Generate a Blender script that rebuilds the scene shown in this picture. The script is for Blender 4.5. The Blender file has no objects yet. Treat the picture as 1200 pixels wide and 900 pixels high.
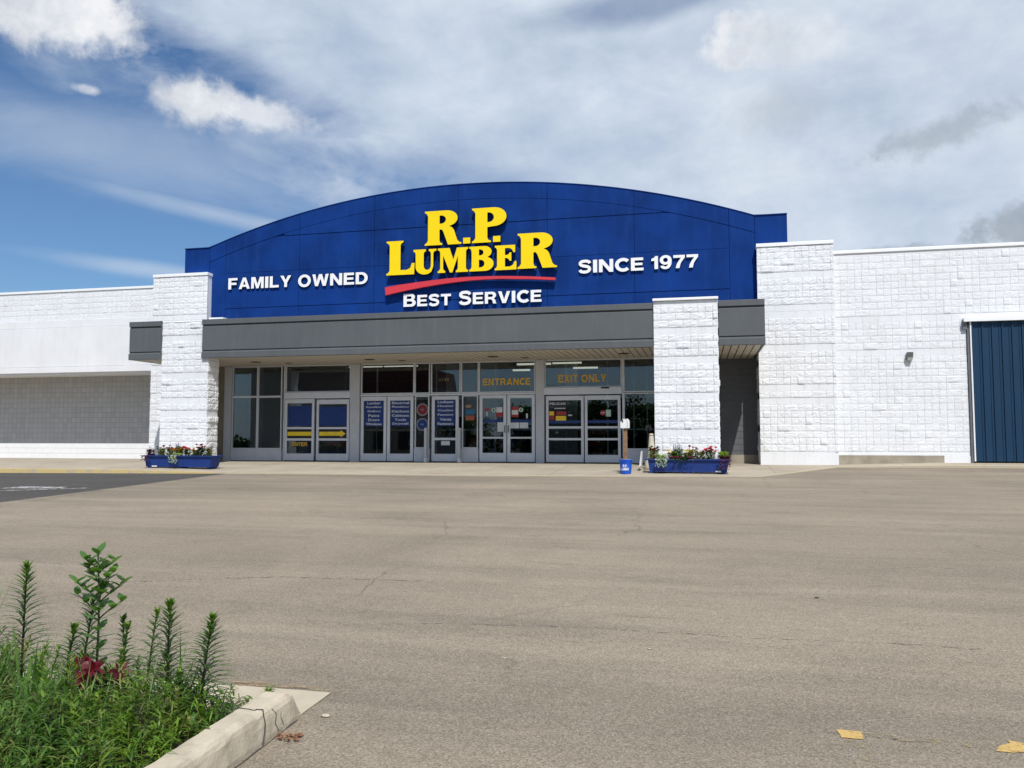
import bpy, math, random
from mathutils import Vector, Matrix, noise
R = math.radians
sc = bpy.context.scene
C = sc.collection
rnd = random.Random(7)

# ------------------------------------------------------------------ materials
def mat(name):
    m = bpy.data.materials.new(name); m.use_nodes = True
    nt = m.node_tree
    return m, nt, nt.nodes['Principled BSDF'], nt.nodes['Material Output']

def nd(nt, typ, **kw):
    n = nt.nodes.new(typ)
    for k, v in kw.items():
        if k in ('ins',):
            for a, b in v.items(): n.inputs[a].default_value = b
        else: setattr(n, k, v)
    return n

def c4(c): return (c[0], c[1], c[2], 1.0)

def pos(nt, scale=(1, 1, 1), coord='Object'):
    tc = nd(nt, 'ShaderNodeTexCoord'); mp = nd(nt, 'ShaderNodeMapping')
    mp.inputs['Scale'].default_value = scale
    nt.links.new(tc.outputs[coord], mp.inputs['Vector'])
    return mp.outputs['Vector']

def noi(nt, vec, scale, detail=4, rough=.55, dist=0):
    n = nd(nt, 'ShaderNodeTexNoise', ins={'Scale': scale, 'Detail': detail, 'Roughness': rough, 'Distortion': dist})
    nt.links.new(vec, n.inputs['Vector'])
    return n.outputs['Fac']

def ramp(nt, fac, a, b, ca=(0, 0, 0), cb=(1, 1, 1)):
    r = nd(nt, 'ShaderNodeValToRGB')
    r.color_ramp.elements[0].position = a; r.color_ramp.elements[0].color = c4(ca)
    r.color_ramp.elements[1].position = b; r.color_ramp.elements[1].color = c4(cb)
    nt.links.new(fac, r.inputs['Fac'])
    return r.outputs['Color']

def mixc(nt, fac, a, b, blend='MIX'):
    n = nd(nt, 'ShaderNodeMix', data_type='RGBA', blend_type=blend)
    def s(i, v):
        if hasattr(v, 'is_linked') or isinstance(v, bpy.types.NodeSocket): nt.links.new(v, n.inputs[i])
        elif isinstance(v, (int, float)): n.inputs[i].default_value = v
        else: n.inputs[i].default_value = c4(v)
    s(0, fac); s(6, a); s(7, b)
    return n.outputs[2]

def mth(nt, op, a, b=None, c=None, clamp=False):
    n = nd(nt, 'ShaderNodeMath', operation=op, use_clamp=clamp)
    for i, v in enumerate((a, b, c)):
        if v is None: continue
        if isinstance(v, (int, float)): n.inputs[i].default_value = v
        else: nt.links.new(v, n.inputs[i])
    return n.outputs[0]

def bump(nt, bs, h, strength=.3, dist=.01):
    b = nd(nt, 'ShaderNodeBump', ins={'Strength': strength, 'Distance': dist})
    nt.links.new(h, b.inputs['Height']); nt.links.new(b.outputs['Normal'], bs.inputs['Normal'])

def simple(name, col, rough=.6, var=.12, vs=6., metal=0, bmp=0, bs_=80., spec=.5, dirt=None):
    m, nt, bs, out = mat(name)
    v = pos(nt)
    f = noi(nt, v, vs, 5)
    lo = tuple(x * (1 - var) for x in col); hi = tuple(min(1, x * (1 + var)) for x in col)
    c = ramp(nt, f, .3, .7, lo, hi)
    if dirt:
        f2 = ramp(nt, noi(nt, pos(nt, (1.6, 1.6, .25)), 3.1, 7, .65), .5, .78)
        c = mixc(nt, mth(nt, 'MULTIPLY', f2, dirt[1]), c, dirt[0])
    nt.links.new(c, bs.inputs['Base Color'])
    bs.inputs['Roughness'].default_value = rough; bs.inputs['Metallic'].default_value = metal
    bs.inputs['Specular IOR Level'].default_value = spec
    if bmp: bump(nt, bs, noi(nt, v, bs_, 4), bmp, .01)
    return m

M = {}
M['white_block'] = simple('painted block', (.775, .79, .815), .8, .04, 1.3, bmp=.9, bs_=30, spec=.25, dirt=((.62, .61, .58), .45))
M['white_smooth'] = simple('painted smooth', (.82, .83, .85), .6, .03, 2., bmp=.08, bs_=30, spec=.3, dirt=((.70, .69, .67), .3))
M['grey_block'] = simple('shaded block', (.46, .47, .47), .8, .07, 1.3, bmp=.4, bs_=60, spec=.2, dirt=((.38, .37, .34), .5))
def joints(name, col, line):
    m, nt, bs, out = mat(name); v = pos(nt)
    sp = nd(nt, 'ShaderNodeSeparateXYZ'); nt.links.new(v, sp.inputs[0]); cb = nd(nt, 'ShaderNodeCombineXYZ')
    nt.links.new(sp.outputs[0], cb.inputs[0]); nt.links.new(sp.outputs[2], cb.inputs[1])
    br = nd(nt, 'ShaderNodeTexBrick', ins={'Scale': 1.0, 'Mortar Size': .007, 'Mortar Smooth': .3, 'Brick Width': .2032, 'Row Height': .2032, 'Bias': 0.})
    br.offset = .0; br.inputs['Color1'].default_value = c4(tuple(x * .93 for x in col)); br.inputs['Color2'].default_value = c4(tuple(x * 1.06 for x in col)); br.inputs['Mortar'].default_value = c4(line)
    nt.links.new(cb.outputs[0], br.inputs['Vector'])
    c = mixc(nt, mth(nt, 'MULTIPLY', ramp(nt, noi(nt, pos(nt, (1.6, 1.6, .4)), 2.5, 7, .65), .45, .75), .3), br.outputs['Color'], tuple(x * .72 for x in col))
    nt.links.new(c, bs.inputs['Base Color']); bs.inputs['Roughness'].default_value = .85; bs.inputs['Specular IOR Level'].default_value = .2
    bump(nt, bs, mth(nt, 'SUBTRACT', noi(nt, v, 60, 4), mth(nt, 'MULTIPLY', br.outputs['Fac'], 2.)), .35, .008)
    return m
M['shaded_joint'] = joints('shade-greyed recess block', (.47, .475, .475), (.31, .31, .305))  # white block greyed: shade under the stucco band painted into the colour
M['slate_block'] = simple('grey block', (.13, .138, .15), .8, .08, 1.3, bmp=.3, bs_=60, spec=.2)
M['mortar'] = simple('mortar', (.5, .5, .5), .9, .05, 10)
M['coping'] = simple('white coping', (.86, .87, .88), .45, .02, 2)
M['eifs'] = simple('stucco', (.76, .765, .78), .85, .04, 1.1, bmp=.25, bs_=120, spec=.15, dirt=((.6, .6, .6), .35))
M['blue'] = simple('blue parapet', (.0035, .034, .185), .8, .25, .8, bmp=.25, bs_=60, spec=.12, dirt=((.012, .052, .22), .6))
M['fascia'] = simple('grey fascia', (.105, .114, .122), .5, .08, .8, spec=.3, dirt=((.14, .145, .14), .6))
M['soffit'] = simple('soffit', (.50, .46, .38), .6, .05, 3)
M['soffit_gap'] = simple('soffit gap', (.06, .055, .045), .9, .05, 3)
M['frame'] = simple('storefront frame', (.66, .68, .71), .42, .04, 4, metal=.15)
M['frame_col'] = simple('column cladding', (.50, .52, .55), .5, .05, 3)
M['panel'] = simple('panel', (.60, .61, .66), .6, .05, 2.5, dirt=((.42, .42, .45), .5))
M['dark'] = simple('dark', (.02, .02, .02), .6)
M['gasket'] = simple('gasket', (.03, .03, .035), .6)
M['found'] = simple('bare foundation', (.33, .29, .23), .9, .2, 2.5, bmp=.3, dirt=((.2, .18, .14), .6))
M['bluedoor'] = simple('corrugated door', (.008, .038, .085), .55, .08, .7, spec=.25, dirt=((.014, .05, .10), .5))
M['yellow'] = simple('yellow letter', (.92, .66, .0), .5, .02, 2, spec=.3)
M['white_letter'] = simple('white letter', (.85, .85, .85), .5, .02, 2)
M['black_return'] = simple('letter return', (.008, .008, .01), .5)
M['red_letter'] = simple('red swoosh', (.62, .035, .05), .5, .05, 2)
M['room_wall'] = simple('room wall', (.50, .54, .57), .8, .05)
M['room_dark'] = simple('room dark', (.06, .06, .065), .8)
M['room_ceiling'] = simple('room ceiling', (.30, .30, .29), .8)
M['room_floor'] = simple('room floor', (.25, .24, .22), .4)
M['gold_text'] = simple('gold vinyl', (.70, .42, .03), .5)
M['faint_gold'] = simple('faint gold', (.20, .15, .07), .7)
M['arrow'] = simple('yellow vinyl', (.85, .60, .02), .5)
M['navy_vinyl'] = simple('navy vinyl', (.006, .03, .17), .4)
M['pale_vinyl'] = simple('pale vinyl', (.62, .64, .70), .5)
M['dull_vinyl'] = simple('dull pale vinyl', (.22, .23, .26), .6)
M['deep_red'] = simple('deep red vinyl', (.20, .015, .018), .6)
M['paper'] = simple('paper', (.6, .62, .63), .7)
M['red_vinyl'] = simple('red vinyl', (.32, .025, .025), .5)
M['orange_vinyl'] = simple('orange vinyl', (.34, .09, .03), .5)
M['teal_vinyl'] = simple('teal vinyl', (.02, .13, .25), .5)
M['black_vinyl'] = simple('black vinyl', (.012, .012, .014), .5)
M['green_vinyl'] = simple('pale green vinyl', (.45, .62, .52), .5)
M['plastic_blue'] = simple('blue planter', (.003, .03, .19), .6, .15, 4, dirt=((.004, .025, .15), .5))
M['bucket'] = simple('blue bucket', (.006, .09, .55), .4, .05, 4)
M['wood'] = simple('wood post', (.22, .13, .07), .8, .3, 9, bmp=.3)
M['white_plastic'] = simple('white plastic', (.78, .78, .77), .4, .03)
M['beige_plastic'] = simple('beige plastic', (.52, .48, .38), .5, .06)
M['steel'] = simple('brushed steel', (.45, .46, .48), .35, .05, metal=.8)
M['lamp_grey'] = simple('lamp housing', (.13, .14, .15), .5)
M['lens'] = simple('lamp lens', (.4, .4, .38), .25)
M['dark_red'] = simple('dark red roof', (.075, .022, .016), .9, .2, 1)
M['soil'] = simple('soil', (.055, .042, .03), .95, .4, 14, bmp=.8, bs_=60)
M['roofgrey'] = simple('roofing', (.3, .3, .3), .9)
M['rust_leaf'] = simple('dead leaf', (.25, .10, .04), .8, .4, 40)
M['twig'] = simple('dry twig', (.30, .22, .13), .9, .3, 30)
M['kraft'] = simple('carton', (.30, .22, .14), .8, .15)
M['stock_red'] = simple('stock red', (.30, .04, .03), .6, .2)
M['stock_green'] = simple('stock green', (.05, .16, .07), .6, .2)
M['stock_blue'] = simple('stock blue', (.02, .06, .28), .6, .2)

# glass: thin pane, partly reflecting
def glass(name, tint, ior=1.7):
    m, nt, bs, out = mat(name)
    nt.nodes.remove(bs)
    tr = nd(nt, 'ShaderNodeBsdfTransparent'); tr.inputs['Color'].default_value = c4(tint)
    gl = nd(nt, 'ShaderNodeBsdfGlossy', ins={'Roughness': .0}); gl.inputs['Color'].default_value = (.9, .95, 1, 1)
    fr = nd(nt, 'ShaderNodeFresnel', ins={'IOR': ior}); mx = nd(nt, 'ShaderNodeMixShader')
    v = pos(nt); b = nd(nt, 'ShaderNodeBump', ins={'Strength': .02, 'Distance': .02})
    nt.links.new(noi(nt, v, .9, 1), b.inputs['Height'])
    nt.links.new(b.outputs['Normal'], gl.inputs['Normal'])
    nt.links.new(fr.outputs[0], mx.inputs[0]); nt.links.new(tr.outputs[0], mx.inputs[1]); nt.links.new(gl.outputs[0], mx.inputs[2])
    nt.links.new(mx.outputs[0], out.inputs[0])
    return m
M['glass'] = glass('storefront glass', (.66, .72, .74), 1.72)
M['glass_dark'] = glass('car glass', (.1, .1, .1), 1.6)

def emis(name, col, s):
    m, nt, bs, out = mat(name)
    nt.nodes.remove(bs); e = nd(nt, 'ShaderNodeEmission'); e.inputs[0].default_value = c4(col); e.inputs[1].default_value = s
    nt.links.new(e.outputs[0], out.inputs[0]); return m
M['tube'] = emis('lit fluorescent tube', (1, .90, .70), 1.0)

# worn parking lot
def lot_mat(name, base, tint2, aged=True):
    m, nt, bs, out = mat(name)
    v = pos(nt)
    big = noi(nt, v, .22, 7, .62, .8)
    c = ramp(nt, big, .36, .66, tuple(x * .86 for x in base), tuple(x * 1.12 for x in base))
    arcs = noi(nt, pos(nt, (.07, .55, 1)), 1.5, 7, .62, .3)
    c = mixc(nt, mth(nt, 'MULTIPLY', ramp(nt, arcs, .46, .66), .62), c, tint2)
    arcs2 = noi(nt, pos(nt, (.12, 1.1, 1)), 1.1, 6, .6, .5)
    c = mixc(nt, mth(nt, 'MULTIPLY', ramp(nt, arcs2, .48, .66), .42), c, tuple(x * 1.35 for x in base))
    # blotches of wear
    bl = ramp(nt, noi(nt, v, .85, 6, .65, .4), .56, .74)
    c = mixc(nt, mth(nt, 'MULTIPLY', bl, .34), c, tuple(x * .55 for x in base))
    bl2 = ramp(nt, noi(nt, pos(nt, (.6, 1.4, 1)), 9., 8, .78, .3), .46, .66)
    c = mixc(nt, mth(nt, 'MULTIPLY', bl2, .30), c, tuple(x * .6 for x in base))
    sm = ramp(nt, noi(nt, pos(nt, (.35, 2.2, 1)), 1.3, 5, .6, .3), .66, .76)
    c = mixc(nt, mth(nt, 'MULTIPLY', sm, .45), c, tuple(x * .42 for x in base))
    # aggregate: pebble cells, dark pits, pale stones
    vo = nd(nt, 'ShaderNodeTexVoronoi', ins={'Scale': 120.0}); nt.links.new(v, vo.inputs['Vector'])
    stone = nd(nt, 'ShaderNodeSeparateColor'); nt.links.new(vo.outputs['Color'], stone.inputs[0])
    sc1 = ramp(nt, stone.outputs[0], 0., 1., (.62, .61, .59), (1.40, 1.39, 1.35))
    c = mixc(nt, .75, c, sc1, 'MULTIPLY')
    pale = ramp(nt, stone.outputs[1], .955, .975)
    c = mixc(nt, mth(nt, 'MULTIPLY', pale, .38), c, (.48, .44, .37))
    pit = ramp(nt, noi(nt, v, 62., 5, .75), .34, .46, (1, 1, 1), (0, 0, 0))
    c = mixc(nt, mth(nt, 'MULTIPLY', pit, .60), c, tuple(x * .35 for x in base))
    if aged:
        # long wandering cracks
        wob = nd(nt, 'ShaderNodeTexNoise', ins={'Scale': .9, 'Detail': 6}); nt.links.new(v, wob.inputs['Vector'])
        av = nd(nt, 'ShaderNodeVectorMath', operation='MULTIPLY_ADD'); nt.links.new(wob.outputs['Color'], av.inputs[0])
        av.inputs[1].default_value = (1.1, 1.1, 0); nt.links.new(v, av.inputs[2])
        ck = nd(nt, 'ShaderNodeTexVoronoi', feature='DISTANCE_TO_EDGE', ins={'Scale': .21}); nt.links.new(av.outputs[0], ck.inputs['Vector'])
        line = ramp(nt, ck.outputs['Distance'], .0008, .0030, (1, 1, 1), (0, 0, 0))
        gate = ramp(nt, noi(nt, v, .33, 3), .44, .6)
        c = mixc(nt, mth(nt, 'MULTIPLY', mth(nt, 'MULTIPLY', line, gate), .6), c, tuple(x * .28 for x in base))
    nt.links.new(c, bs.inputs['Base Color'])
    bs.inputs['Roughness'].default_value = .92; bs.inputs['Specular IOR Level'].default_value = .2
    h = mth(nt, 'ADD', vo.outputs['Distance'], noi(nt, v, 160., 3))
    bump(nt, bs, h, .42, .005)
    return m
M['lot'] = lot_mat('worn lot', (.285, .240, .187), (.175, .152, .124))
M['asphalt'] = lot_mat('newer asphalt', (.085, .080, .077), (.065, .062, .06), False)

def walk_mat():
    m, nt, bs, out = mat('sidewalk concrete')
    v = pos(nt)
    c = ramp(nt, noi(nt, v, .7, 6, .6), .3, .7, (.34, .29, .225), (.45, .395, .31))
    br = nd(nt, 'ShaderNodeTexBrick', ins={'Scale': 1.0, 'Mortar Size': .006, 'Brick Width': 1.9, 'Row Height': 60.})
    br.offset = 0; br.inputs['Color1'].default_value = (0, 0, 0, 1); br.inputs['Color2'].default_value = (0, 0, 0, 1); br.inputs['Mortar'].default_value = (1, 1, 1, 1)
    nt.links.new(pos(nt), br.inputs['Vector'])
    c = mixc(nt, mth(nt, 'MULTIPLY', br.outputs['Fac'], .8), c, (.09, .08, .065))
    st = ramp(nt, noi(nt, v, 2.3, 6, .7), .55, .75)
    c = mixc(nt, mth(nt, 'MULTIPLY', st, .35), c, (.2, .17, .13))
    nt.links.new(c, bs.inputs['Base Color']); bs.inputs['Roughness'].default_value = .9; bs.inputs['Specular IOR Level'].default_value = .2
    bump(nt, bs, noi(nt, v, 60, 4), .2, .006)
    return m
M['walk'] = walk_mat()

def worn_paint(name, col, under, thr=.5, sc_=6.):
    m, nt, bs, out = mat(name)
    v = pos(nt)
    f = ramp(nt, noi(nt, v, sc_, 7, .7), thr - .05, thr + .06)
    c = mixc(nt, f, under, col)
    c = mixc(nt, .35, c, ramp(nt, noi(nt, v, 90, 3), .3, .7, (.5, .5, .5), (1.3, 1.3, 1.3)), 'MULTIPLY')
    nt.links.new(c, bs.inputs['Base Color']); bs.inputs['Roughness'].default_value = .85
    bump(nt, bs, noi(nt, v, 120, 4), .4, .005)
    return m
M['kerb_yellow'] = worn_paint('worn yellow kerb', (.58, .45, .20), (.45, .39, .28), .42, 3.5)
M['kerb_pale'] = worn_paint('faded kerb edge', (.52, .43, .25), (.46, .40, .29), .60, 3.5)
M['white_paint'] = worn_paint('worn white paint', (.5, .5, .5), (.12, .115, .11), .45, 5)

def cutout(name, col, thr, sc_):
    m, nt, bs, out = mat(name)
    v = pos(nt)
    f = ramp(nt, noi(nt, v, sc_, 7, .78), thr - .05, thr + .07)
    tr = nd(nt, 'ShaderNodeBsdfTransparent'); mx = nd(nt, 'ShaderNodeMixShader')
    c = mixc(nt, .5, col, ramp(nt, noi(nt, v, 90, 3), .3, .7, (.6, .6, .6), (1.3, 1.3, 1.3)), 'MULTIPLY')
    nt.links.new(c, bs.inputs['Base Color']); bs.inputs['Roughness'].default_value = .8
    nt.links.new(f, mx.inputs[0]); nt.links.new(tr.outputs[0], mx.inputs[1]); nt.links.new(bs.outputs[0], mx.inputs[2])
    nt.links.new(mx.outputs[0], out.inputs[0])
    return m
M['yellow_dab'] = cutout('flaking yellow paint', (.54, .36, .12), .38, 30)
M['yellow_ghost'] = cutout('ghost yellow paint', (.36, .28, .15), .58, 18)
M['white_dab'] = cutout('flaking white paint', (.48, .48, .47), .47, 9)
M['crack'] = cutout('dark crack', (.10, .088, .072), .50, 16)
M['crack_solid'] = simple('seam dirt', (.07, .06, .048), .95)
M['kerb_concrete'] = simple('foreground kerb', (.50, .44, .34), .9, .12, 5, bmp=.35, bs_=70, spec=.2, dirt=((.24, .20, .15), .75))
M['gutter'] = simple('gutter slab', (.48, .42, .32), .9, .1, 4, bmp=.3, bs_=70, spec=.2)

def leafm(name, col, col2, sc_=9., trans=.35, rough=.45):
    m, nt, bs, out = mat(name)
    oi = nd(nt, 'ShaderNodeNewGeometry')
    f = noi(nt, pos(nt), sc_, 3)
    c = mixc(nt, ramp(nt, oi.outputs['Random Per Island'], 0, 1), col, col2)
    c = mixc(nt, .5, c, ramp(nt, f, .3, .7, (.6, .6, .6), (1.4, 1.4, 1.3)), 'MULTIPLY')
    nt.links.new(c, bs.inputs['Base Color']); bs.inputs['Roughness'].default_value = rough
    t = nd(nt, 'ShaderNodeBsdfTranslucent'); mx = nd(nt, 'ShaderNodeMixShader', ins={0: trans})
    c2 = mixc(nt, 1., c, (1.3, 1.5, .6), 'MULTIPLY')
    nt.links.new(c2, t.inputs[0]); nt.links.new(bs.outputs[0], mx.inputs[1]); nt.links.new(t.outputs[0], mx.inputs[2]); nt.links.new(mx.outputs[0], out.inputs[0])
    return m
M['leaf_lily'] = leafm('lily leaf', (.05, .12, .015), (.11, .21, .028))
M['leaf_milk'] = leafm('broad leaf', (.07, .16, .035), (.12, .23, .05))
M['leaf_weed'] = leafm('weed leaf', (.06, .135, .012), (.19, .31, .03))
M['leaf_grass'] = leafm('grass blade', (.06, .15, .025), (.13, .25, .045))
M['leaf_dark'] = leafm('dark leaf', (.025, .06, .015), (.05, .10, .02))
M['leaf_lime'] = leafm('lime leaf', (.20, .32, .03), (.28, .38, .04))
M['leaf_purple'] = leafm('purple leaf', (.08, .02, .06), (.13, .04, .09))
M['leaf_silver'] = leafm('silver leaf', (.35, .42, .30), (.55, .6, .45))
M['leaf_olive'] = leafm('olive leaf', (.16, .18, .04), (.25, .27, .08))
M['stem'] = simple('stem', (.07, .12, .03), .6)
M['stem_dark'] = simple('stem dark', (.05, .05, .025), .7)
M['bark'] = simple('bark', (.10, .075, .05), .9, .3, 8, bmp=.5)
M['pet_red'] = leafm('crimson petal', (.34, .01, .03), (.5, .03, .06))
M['pet_maroon'] = leafm('maroon petal', (.07, .003, .008), (.17, .006, .022))
M['pet_pink'] = leafm('pink petal', (.70, .05, .16), (.80, .16, .3))
M['pet_yellow'] = leafm('yellow petal', (.85, .55, .02), (.9, .7, .05))
M['pet_orange'] = leafm('orange petal', (.85, .3, .02), (.9, .5, .03))
M['pet_violet'] = leafm('violet petal', (.25, .2, .5), (.4, .3, .6))
M['pet_white'] = leafm('white petal', (.75, .72, .6), (.85, .85, .8))
M['pet_magenta'] = leafm('magenta petal', (.4, .02, .2), (.55, .05, .3))

# ------------------------------------------------------------------ mesh helpers
class MB:
    def __init__(s): s.v = []; s.f = []; s.m = []
    def add(s, vs, fs, mi=0):
        o = len(s.v); s.v += [tuple(p) for p in vs]; s.f += [tuple(i + o for i in f) for f in fs]; s.m += [mi] * len(fs)
    def box(s, x0, x1, y0, y1, z0, z1, mi=0):
        s.add([(x0, y0, z0), (x1, y0, z0), (x1, y1, z0), (x0, y1, z0), (x0, y0, z1), (x1, y0, z1), (x1, y1, z1), (x0, y1, z1)],
              [(0, 3, 2, 1), (4, 5, 6, 7), (0, 1, 5, 4), (1, 2, 6, 5), (2, 3, 7, 6), (3, 0, 4, 7)], mi)
    def prism_xz(s, pts, y0, y1, mi=0, side=None):
        n = len(pts); side = mi if side is None else side
        vs = [(x, y0, z) for x, z in pts] + [(x, y1, z) for x, z in pts]
        s.add(vs, [tuple(range(n))], mi)
        s.add(vs, [tuple(range(2 * n - 1, n - 1, -1))] + [(i, i + n, (i + 1) % n + n, (i + 1) % n) for i in range(n)], side)
    def prism_yz(s, pts, x0, x1, mi=0):
        n = len(pts)
        vs = [(x0, y, z) for y, z in pts] + [(x1, y, z) for y, z in pts]
        s.add(vs, [tuple(range(n)), tuple(range(2 * n - 1, n - 1, -1))] + [(i, (i + 1) % n, (i + 1) % n + n, i + n) for i in range(n)], mi)
    def tube(s, pts, rads, n=8, mi=0, cap=True):
        rings = []
        for i, p in enumerate(pts):
            p = Vector(p)
            d = (Vector(pts[min(i + 1, len(pts) - 1)]) - Vector(pts[max(i - 1, 0)])).normalized()
            a = Vector((1, 0, 0)) if abs(d.x) < .8 else Vector((0, 1, 0))
            u = d.cross(a).normalized(); w = d.cross(u)
            r = rads[i] if isinstance(rads, (list, tuple)) else rads
            rings.append([p + (u * math.cos(2 * math.pi * k / n) + w * math.sin(2 * math.pi * k / n)) * r for k in range(n)])
        vs = [q for r_ in rings for q in r_]
        fs = [(i * n + k, i * n + (k + 1) % n, (i + 1) * n + (k + 1) % n, (i + 1) * n + k) for i in range(len(pts) - 1) for k in range(n)]
        if cap: fs += [tuple(range(n - 1, -1, -1)), tuple((len(pts) - 1) * n + k for k in range(n))]
        s.add(vs, fs, mi)
    def leaf(s, base, d, up, L, w, droop=.3, segs=3, mi=0, fold=.0):
        base = Vector(base); d = Vector(d).normalized(); up = Vector(up)
        side = d.cross(up)
        if side.length < .01: side = Vector((1, 0, 0))
        side.normalize()
        prof = {2: (.2, 1, 0), 3: (.35, 1, .75, .0), 4: (.3, .85, 1, .65, 0.)}[segs]
        vs = []
        p = base.copy(); dd = d.copy()
        for i in range(segs + 1):
            ww = max(prof[i] * w * .5, .0004)
            vs += [p - side * ww, p + side * ww]
            p = p + dd * (L / segs); dd = (dd - Vector((0, 0, droop / segs * 1.4))).normalized()
        s.add(vs, [(2 * i, 2 * i + 1, 2 * i + 3, 2 * i + 2) for i in range(segs)], mi)
    def build(s, name, mats, parent=None, smooth=False, bevel=0):
        me = bpy.data.meshes.new(name); me.from_pydata(s.v, [], s.f)
        if not isinstance(mats, (list, tuple)): mats = [mats]
        for m in mats: me.materials.append(m if not isinstance(m, str) else M[m])
        me.polygons.foreach_set('material_index', s.m)
        if smooth: me.polygons.foreach_set('use_smooth', [True] * len(me.polygons))
        me.update()
        o = bpy.data.objects.new(name, me); C.objects.link(o)
        if parent: o.parent = parent; o.matrix_parent_inverse = Matrix.Translation(parent.location).inverted() if parent.parent is None and parent.type == 'EMPTY' else Matrix()
        if bevel:
            b = o.modifiers.new('bevel', 'BEVEL'); b.width = bevel; b.segments = 2; b.limit_method = 'ANGLE'
        return o

def tag(o, label, cat, group=None):
    o['label'] = label; o['category'] = cat
    if group: o['group'] = group
    return o
def thing(name, label, cat, loc=(0, 0, 0), group=None):
    o = bpy.data.objects.new(name, None); C.objects.link(o); o.location = loc; o.empty_display_size = .2
    return tag(o, label, cat, group)
def struct(name, mb, m, **k):
    o = mb.build(name, m, **k); o['kind'] = 'structure'; return o
def rebase(o, loc):
    """put the origin of a mesh object at loc, keeping its geometry in place"""
    o.data.transform(Matrix.Translation(-Vector(loc))); o.location = loc
    return o

def text_mesh(body, width, height, bold=.02, align='CENTER', extrude=.0, sx=None, space=1.0):
    cu = bpy.data.curves.new('t', 'FONT'); cu.body = body; cu.size = 1; cu.offset = bold; cu.extrude = extrude
    cu.align_x = align; cu.space_character = space; cu.resolution_u = 3
    to = bpy.data.objects.new('t', cu); C.objects.link(to)
    bpy.context.view_layer.update()
    dg = bpy.context.evaluated_depsgraph_get()
    me = bpy.data.meshes.new_from_object(to.evaluated_get(dg))
    bpy.data.objects.remove(to); bpy.data.curves.remove(cu)
    xs = [v.co.x for v in me.vertices]; ys = [v.co.y for v in me.vertices]
    x0, x1, y0, y1 = min(xs), max(xs), min(ys), max(ys)
    return me, (x0, x1, y0, y1)

def put_text(mb, body, x0, x1, z0, z1, y, bold=.02, depth=0, mi=0, side=0, space=1.0):
    """lay text in the XZ plane at y (facing -Y), fitted to the box; depth goes back into +Y"""
    me, (a, b, c, d) = text_mesh(body, 1, 1, bold, 'LEFT', .5 if depth else 0, space=space)
    vs = []
    for v in me.vertices:
        X = x0 + (v.co.x - a) / (b - a) * (x1 - x0); Z = z0 + (v.co.y - c) / (d - c) * (z1 - z0)
        Y = y + (depth * (.5 - v.co.z) if depth else 0)
        vs.append((X, Y, Z))
    o = len(mb.v); mb.v += vs
    for p in me.polygons:
        mb.f.append(tuple(i + o for i in p.vertices)); mb.m.append(mi if (not depth or p.normal.z > .5) else side)
    bpy.data.meshes.remove(me)

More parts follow.
